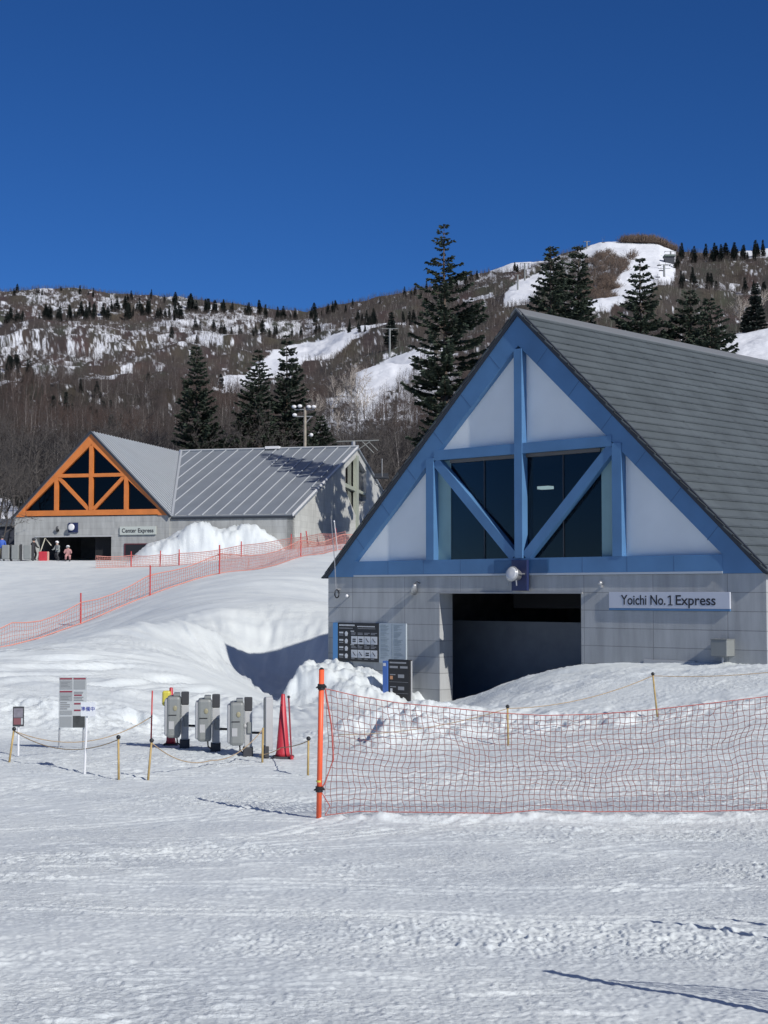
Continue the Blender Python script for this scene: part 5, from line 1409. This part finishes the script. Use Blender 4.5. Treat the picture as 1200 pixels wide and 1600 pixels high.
# ------------------------------------------------------------ ticket gates, cones, notices
def ticket_gate(label, px, pyb, D, rz=0):
    g0 = G(px, D); t = thing('ticket_gate', label, 'ticket gate', (g0[0], g0[1], g0[2]), rz, 'grey ticket gates in a row')
    MB().bbox(.02, .135, -.07, .07, .12, .66, .012).build('column', M_LGREY, t)
    MB().bbox(.018, .137, -.072, .072, .662, .86, .012).build('column_cap', M_DGREY, t)
    MB().bbox(.0, .15, -.12, .12, -.06, .125, .012).build('foot', M_DGREY, t)
    b1 = MB().bbox(-.20, .012, -.20, .22, .16, .80, .045).build('housing', M_GREYP, t)
    MB().bbox(-.235, -.14, -.17, .19, .19, .76, .03).build('side_shell', M_LGREY, b1)
    MB().bbox(-.10, .0, -.16, .16, .80, .845, .012).build('top_lid', M_GREYP, t)
    MB().ball((-.07, -.205, .62), .032, 12, 6, (1, .3, 1.3)).build('badge', M_BEIGE, b1)
    MB().ball((.028, -.085, .44), .034, 12, 8, (.8, .8, 1.1)).build('reader', M_LGREY, t, True)
    MB().box(-.165, -.085, -.2035, -.2005, .30, .42).build('sticker', M_LGREY, b1)
    MB().box(-.17, -.05, -.2035, -.2005, .505, .52).build('slot', M_BLACK, b1)
    MB().tube([(-.05, .1, .16), (-.04, .1, .06), (.03, .05, .02)], .012, 6).build('cable', M_BLACK, t)
    mb = MB(); mb.bbox(.06, .13, -.10, -.065, .33, .50, .01); mb.build('reader_window', M_GREYP, t)
    ar = MB().tube([(.13, 0, .335), (.25, 0, .33)], .018, 8).build('arm', M_BLACK, t, True)
    mb = MB(); mb.tube([(.25, 0, .33), (.29, 0, .329)], .019, 8); mb.build('arm_band', M_WHITE, ar)
    MB().tube([(.29, 0, .329), (.44, 0, .326)], .018, 8).build('arm_tip', M_BLACK, ar)
    return t
ticket_gate('grey ticket gate nearest the yellow-hung cone, first of the row from it', 283, 1165, 24.0, .10)
ticket_gate('middle grey ticket gate between its two twins', 331, 1172, 23.5, .10)
ticket_gate('third grey ticket gate, beside the slim end post', 381, 1177, 23.0, .10)
g0 = G(420, 22.7); t = thing('gate_post', 'slim grey end post between the third ticket gate and the red cone', 'post', g0, .25)
MB().bbox(-.05, .06, -.07, .07, .1, .88, .012).build('column', M_LGREY, t); MB().bbox(-.062, -.052, -.05, .05, .2, .86, .004).build('side_panel', M_GREYP, t); MB().bbox(-.07, .0, -.09, .09, -.05, .17, .01).build('foot', M_DGREY, t)
def cone(label, px, D, h, k=1.):
    g0 = G(px, D); t = thing('traffic_cone', label, 'cone', g0)
    MB().lathe([(.115 * k, .03), (.10 * k, .08), (.028, h), (.02, h + .01)], (0, 0, 0), 20).build('body', M_RED, t, True)
    MB().bbox(-.16 * k, .16 * k, -.16 * k, .16 * k, -.03, .03, .02).build('foot', M_DGREY, t)
    return t
cone('tall red traffic cone at the right end of the ticket gates', 443, 22.6, .92)
cone('dark red traffic cone half hidden behind the first ticket gate', 269, 24.5, .90, .72)
g0 = Vector(P(261, 1091, 24.35)); t = thing('yellow_case', 'yellow rounded plastic case hung on the cone behind the first gate', 'case', g0)
MB().bbox(-.075, .06, -.05, .05, -.12, .12, .035).build('shell', M_YELLOW, t); MB().bbox(-.082, -.07, -.03, .03, -.08, .08, .004).build('rim', M_WHITE, t)
g0 = Vector(G(457, 22.4)); tp = Vector(P(451, 1089, 22.4)); t = thing('leaning_pole', 'thin dark red pole leaning against the right side of the red cone', 'pole', g0)
MB().tube([(0, 0, -.05), tp - g0], .012, 8).build('pole', mat('maroon', (.25, .03, .04), .5), t); MB().ball(tp - g0, .022).build('knob', M_BLACK, t, True); MB().tube([(0, 0, -.02), (0, 0, .05)], .025, 8).build('foot', M_RED, t)
# large notice board
M_BOARD = mat('board_grey', (.42, .45, .46), .5, var=.03); M_BRED = mat('print_dark_red', (.22, .03, .05), .5)
D = 24.0; g0 = Vector(G(116, D)); t = thing('notice_board', 'tall pale notice board with dark red headings on two legs left of the gates', 'sign', g0, .06)
s_ = D / F; zb = P(116, 1137, D)[2] - g0.z; zt = P(116, 1058, D)[2] - g0.z; wv = 21 * s_
sk_ = 2 * s_
MB().bbox(-wv, wv, -.02, .02, zb, zt, .004).build('board', M_BOARD, t)
for lx in (-wv + .02, wv - .03): MB().tube([(lx - .02, .03, -.12), (lx, .03, zt - .05)], .014, 8).build('leg', M_STEEL, t)
H_ = zt - zb
mb = MB(); mg = MB(); mr_ = MB(); mk = MB(); yb = -.0245
def bb(m, x0, x1, z0, z1): m.box(-wv + x0 * 2 * wv, -wv + x1 * 2 * wv, yb, yb + .003, zb + z0 * H_, zb + z1 * H_)
for x0 in (.03, .53): bb(mr_, x0, x0 + .45, .955, .985)
bb(mr_, .03, .49, .70, .73); bb(mr_, .56, .84, .63, .655); bb(mr_, .56, .80, .46, .49); bb(mr_, .56, .80, .33, .36)
bb(mg, .04, .49, .76, .94); bb(mg, .54, .97, .76, .94); bb(mg, .04, .49, .53, .69); bb(mg, .04, .49, .26, .34); bb(mg, .04, .48, .02, .22)
for z in (.49, .45, .41, .37): bb(mk, .05, .05 + random.uniform(.25, .42), z, z + .012)
for z in (.70, .67, .60, .57, .54): bb(mk, .55, .55 + random.uniform(.25, .4), z, z + .008)
for z in (.90, .87, .84, .81, .62, .59, .56): bb(mk, .07, .07 + random.uniform(.25, .38), z, z + .006)
bb(mb, .52, .96, .005, .235)
mg.build('printed_panel', mat('print_midgrey', (.26, .28, .29), .6), t); mr_.build('heading', M_BRED, t); mk.build('small_print', mat('print_line', (.12, .12, .13), .6), t).location.y = -.002
mb.build('picture', mat('dark_picture', (.05, .055, .055), .5, var=.5, vscale=9), t)
# small sign reading "in preparation"
D = 20.7; g0 = Vector(G(137, D)); t = thing('status_sign', 'small white sign with three blue characters on a thin white post', 'sign', g0, -.05)
s_ = D / F; zc = P(137, 1108, D)[2] - g0.z
MB().bbox(-8 * s_, 15 * s_, -.018, .0, zc - 11 * s_, zc + 11 * s_, .003).build('board', mat('sign_white', (.66, .69, .72), .5), t)
MB().tube([(-.02, .02, -.1), (.01, .02, zc + .04)], .016, 8).build('post', M_WHITE, t)
text('lettering', '準備中', 7.4 * s_, (3.5 * s_, -.020, zc), mat('sign_blue', (.02, .035, .30), .5), t, .002)
D = 22.4; g0 = Vector(G(80, D)); 
g0 = Vector(G(32, dist_for(1182))); D = g0.y; s_ = D / F; t = thing('small_notice', 'small dark framed notice on a white post at the left edge', 'sign', g0, .1)
zb = P(33, 1135, D)[2] - g0.z; zt = P(33, 1104, D)[2] - g0.z
MB().bbox(-8.5 * s_, 8.5 * s_, -.02, .02, zb, zt, .008).build('frame', M_DGREY, t)
hh = zt - zb
MB().box(-7 * s_, 7 * s_, -.024, -.0205, zb + .45 * hh, zb + .92 * hh).build('sheet', mat('sheet_mauve', (.20, .19, .22), .5, var=.2, vscale=20), t)
MB().box(-7 * s_, 4 * s_, -.024, -.0205, zb + .1 * hh, zb + .42 * hh).build('sheet', mat('sheet_red', (.20, .08, .09), .5), t); MB().box(4.3 * s_, 7 * s_, -.024, -.0205, zb + .1 * hh, zb + .42 * hh).build('sheet', M_BOARD, t)
MB().tube([(0, .02, -.1), (0, .02, zb + .02)], .017, 8).build('post', M_WHITE, t)
# paddle stuck in the bank
g0 = Vector(G(212, 27.6))

# ------------------------------------------------------------ people and gear at the far station door
def person(label, loc, rz, jacket, trousers, helmet, crouch=0.):
    me = bpy.data.meshes.new('person')
    k = crouch
    J = [(0, 0, .95 - .4 * k), (0, 0, 1.2 - .42 * k), (0, -.10 * k, 1.45 - .45 * k), (0, -.14 * k, 1.56 - .46 * k), (0, -.16 * k, 1.70 - .48 * k),
         (.18, -.08 * k, 1.42 - .45 * k), (.25, -.14, 1.15 - .45 * k), (.20, -.36, 1.08 - .4 * k), (-.18, -.08 * k, 1.42 - .45 * k), (-.25, -.14, 1.15 - .45 * k), (-.20, -.36, 1.08 - .4 * k),
         (.11, -.02, .9 - .4 * k), (.14, -.08 - .25 * k, .5 - .05 * k), (.14, .0, .08), (.14, -.16, .04), (-.11, -.02, .9 - .4 * k), (-.14, .04 - .25 * k, .5 - .05 * k), (-.15, .06, .08), (-.15, -.10, .04)]
    Ed = [(0, 1), (1, 2), (2, 3), (3, 4), (2, 5), (5, 6), (6, 7), (2, 8), (8, 9), (9, 10), (0, 11), (11, 12), (12, 13), (13, 14), (0, 15), (15, 16), (16, 17), (17, 18)]
    rd = [.16, .15, .15, .06, .11, .08, .065, .05, .08, .065, .05, .11, .085, .07, .055, .11, .085, .07, .055]
    me.from_pydata(J, Ed, [])
    o = bpy.data.objects.new('person_tmp', me); COL.objects.link(o)
    sk = o.modifiers.new('s', 'SKIN')
    for i, r in enumerate(rd): me.skin_vertices[0].data[i].radius = (r, r)
    me.skin_vertices[0].data[0].use_root = True
    ss = o.modifiers.new('ss', 'SUBSURF'); ss.levels = 2; ss.render_levels = 2
    bpy.context.view_layer.update()
    m2 = bpy.data.meshes.new_from_object(o.evaluated_get(bpy.context.evaluated_depsgraph_get()))
    bpy.data.objects.remove(o)
    m2.materials.clear()
    skin = mat('skin', (.45, .27, .2), .6)
    for m in (jacket, trousers, skin, M_DGREY): m2.materials.append(m)
    for f in m2.polygons:
        z = f.center.z; f.material_index = 3 if z < .16 else (1 if z < .92 - .42 * k else (2 if z > 1.55 - .47 * k else 0)); f.use_smooth = True
    p = bpy.data.objects.new('person', m2); COL.objects.link(p); p.location = loc; p.rotation_euler = (0, 0, rz); p.scale = (.9, .9, .9 - .2 * k); tag(p, label, 'person')
    hz = 1.72 - .48 * k
    MB().ball((0, -.15 * k + .01, hz + .03), .135, 12, 8, (1, 1.1, .95)).build('helmet', helmet, p, True)
    MB().bbox(-.09, .09, -.15 - .16 * k, -.08 - .16 * k, hz - .04, hz + .03, .02).build('goggles', M_BLACK, p)
    return p
gp = lambda px, D: G(px, D)
person('person in blue jacket and khaki trousers cut by the left edge', gp(3, 101), .3, mat('blue_jacket', (.03, .10, .42), .7), mat('khaki', (.20, .18, .12), .8), M_DGREY)
person('person in black standing at the ticket gates outside the orange station', gp(52, 102), 1.0, mat('black_jacket', (.02, .02, .025), .7), mat('black_trousers', (.02, .02, .022), .8), M_DGREY, .25)
person('person in pale jacket and white helmet bending in the orange station doorway', gp(90, 101.5), -.6, mat('pale_jacket', (.22, .24, .24), .7), M_DGREY, M_WHITE, .5)
person('person in pink jacket and white helmet crouching behind the orange net', gp(106, 100), .2, mat('pink_jacket', (.42, .22, .21), .7), mat('pink_trousers', (.5, .25, .24), .7), M_WHITE, .9)
for px, lab in ((10, 'small grey ticket gate by the person in blue at the far station'), (25, 'small grey ticket gate between the two persons at the far station'), (44, 'small grey ticket gate left of the orange station doorway')):
    g0 = G(px, 101.); t = thing('ticket_gate', lab, 'ticket gate', g0, 0, 'small ticket gates at the far station')
    MB().bbox(-.25, .25, -.3, .3, .1, 1.05, .06).build('housing', M_GREYP, t); MB().bbox(.26, .38, -.1, .1, -.1, 1.1, .02).build('column', M_DGREY, t)
g0 = G(68, 101.); t = thing('crash_mat', 'red and white crash mat beside the orange station doorway', 'mat', g0)
MB().bbox(-.30, .25, -.15, .15, -.1, .60, .04).build('pad', M_RED, t); MB().bbox(.26, .36, -.12, .12, -.1, .60, .03).build('edge', mat('salmon', (.6, .35, .28), .6), t)
MB().tube([(-.4, 0, 0), (.1, 0, 1.5), (.5, 0, 1.0)], .04, 6).build('hoop', mat('cream', (.5, .48, .38), .6), t)
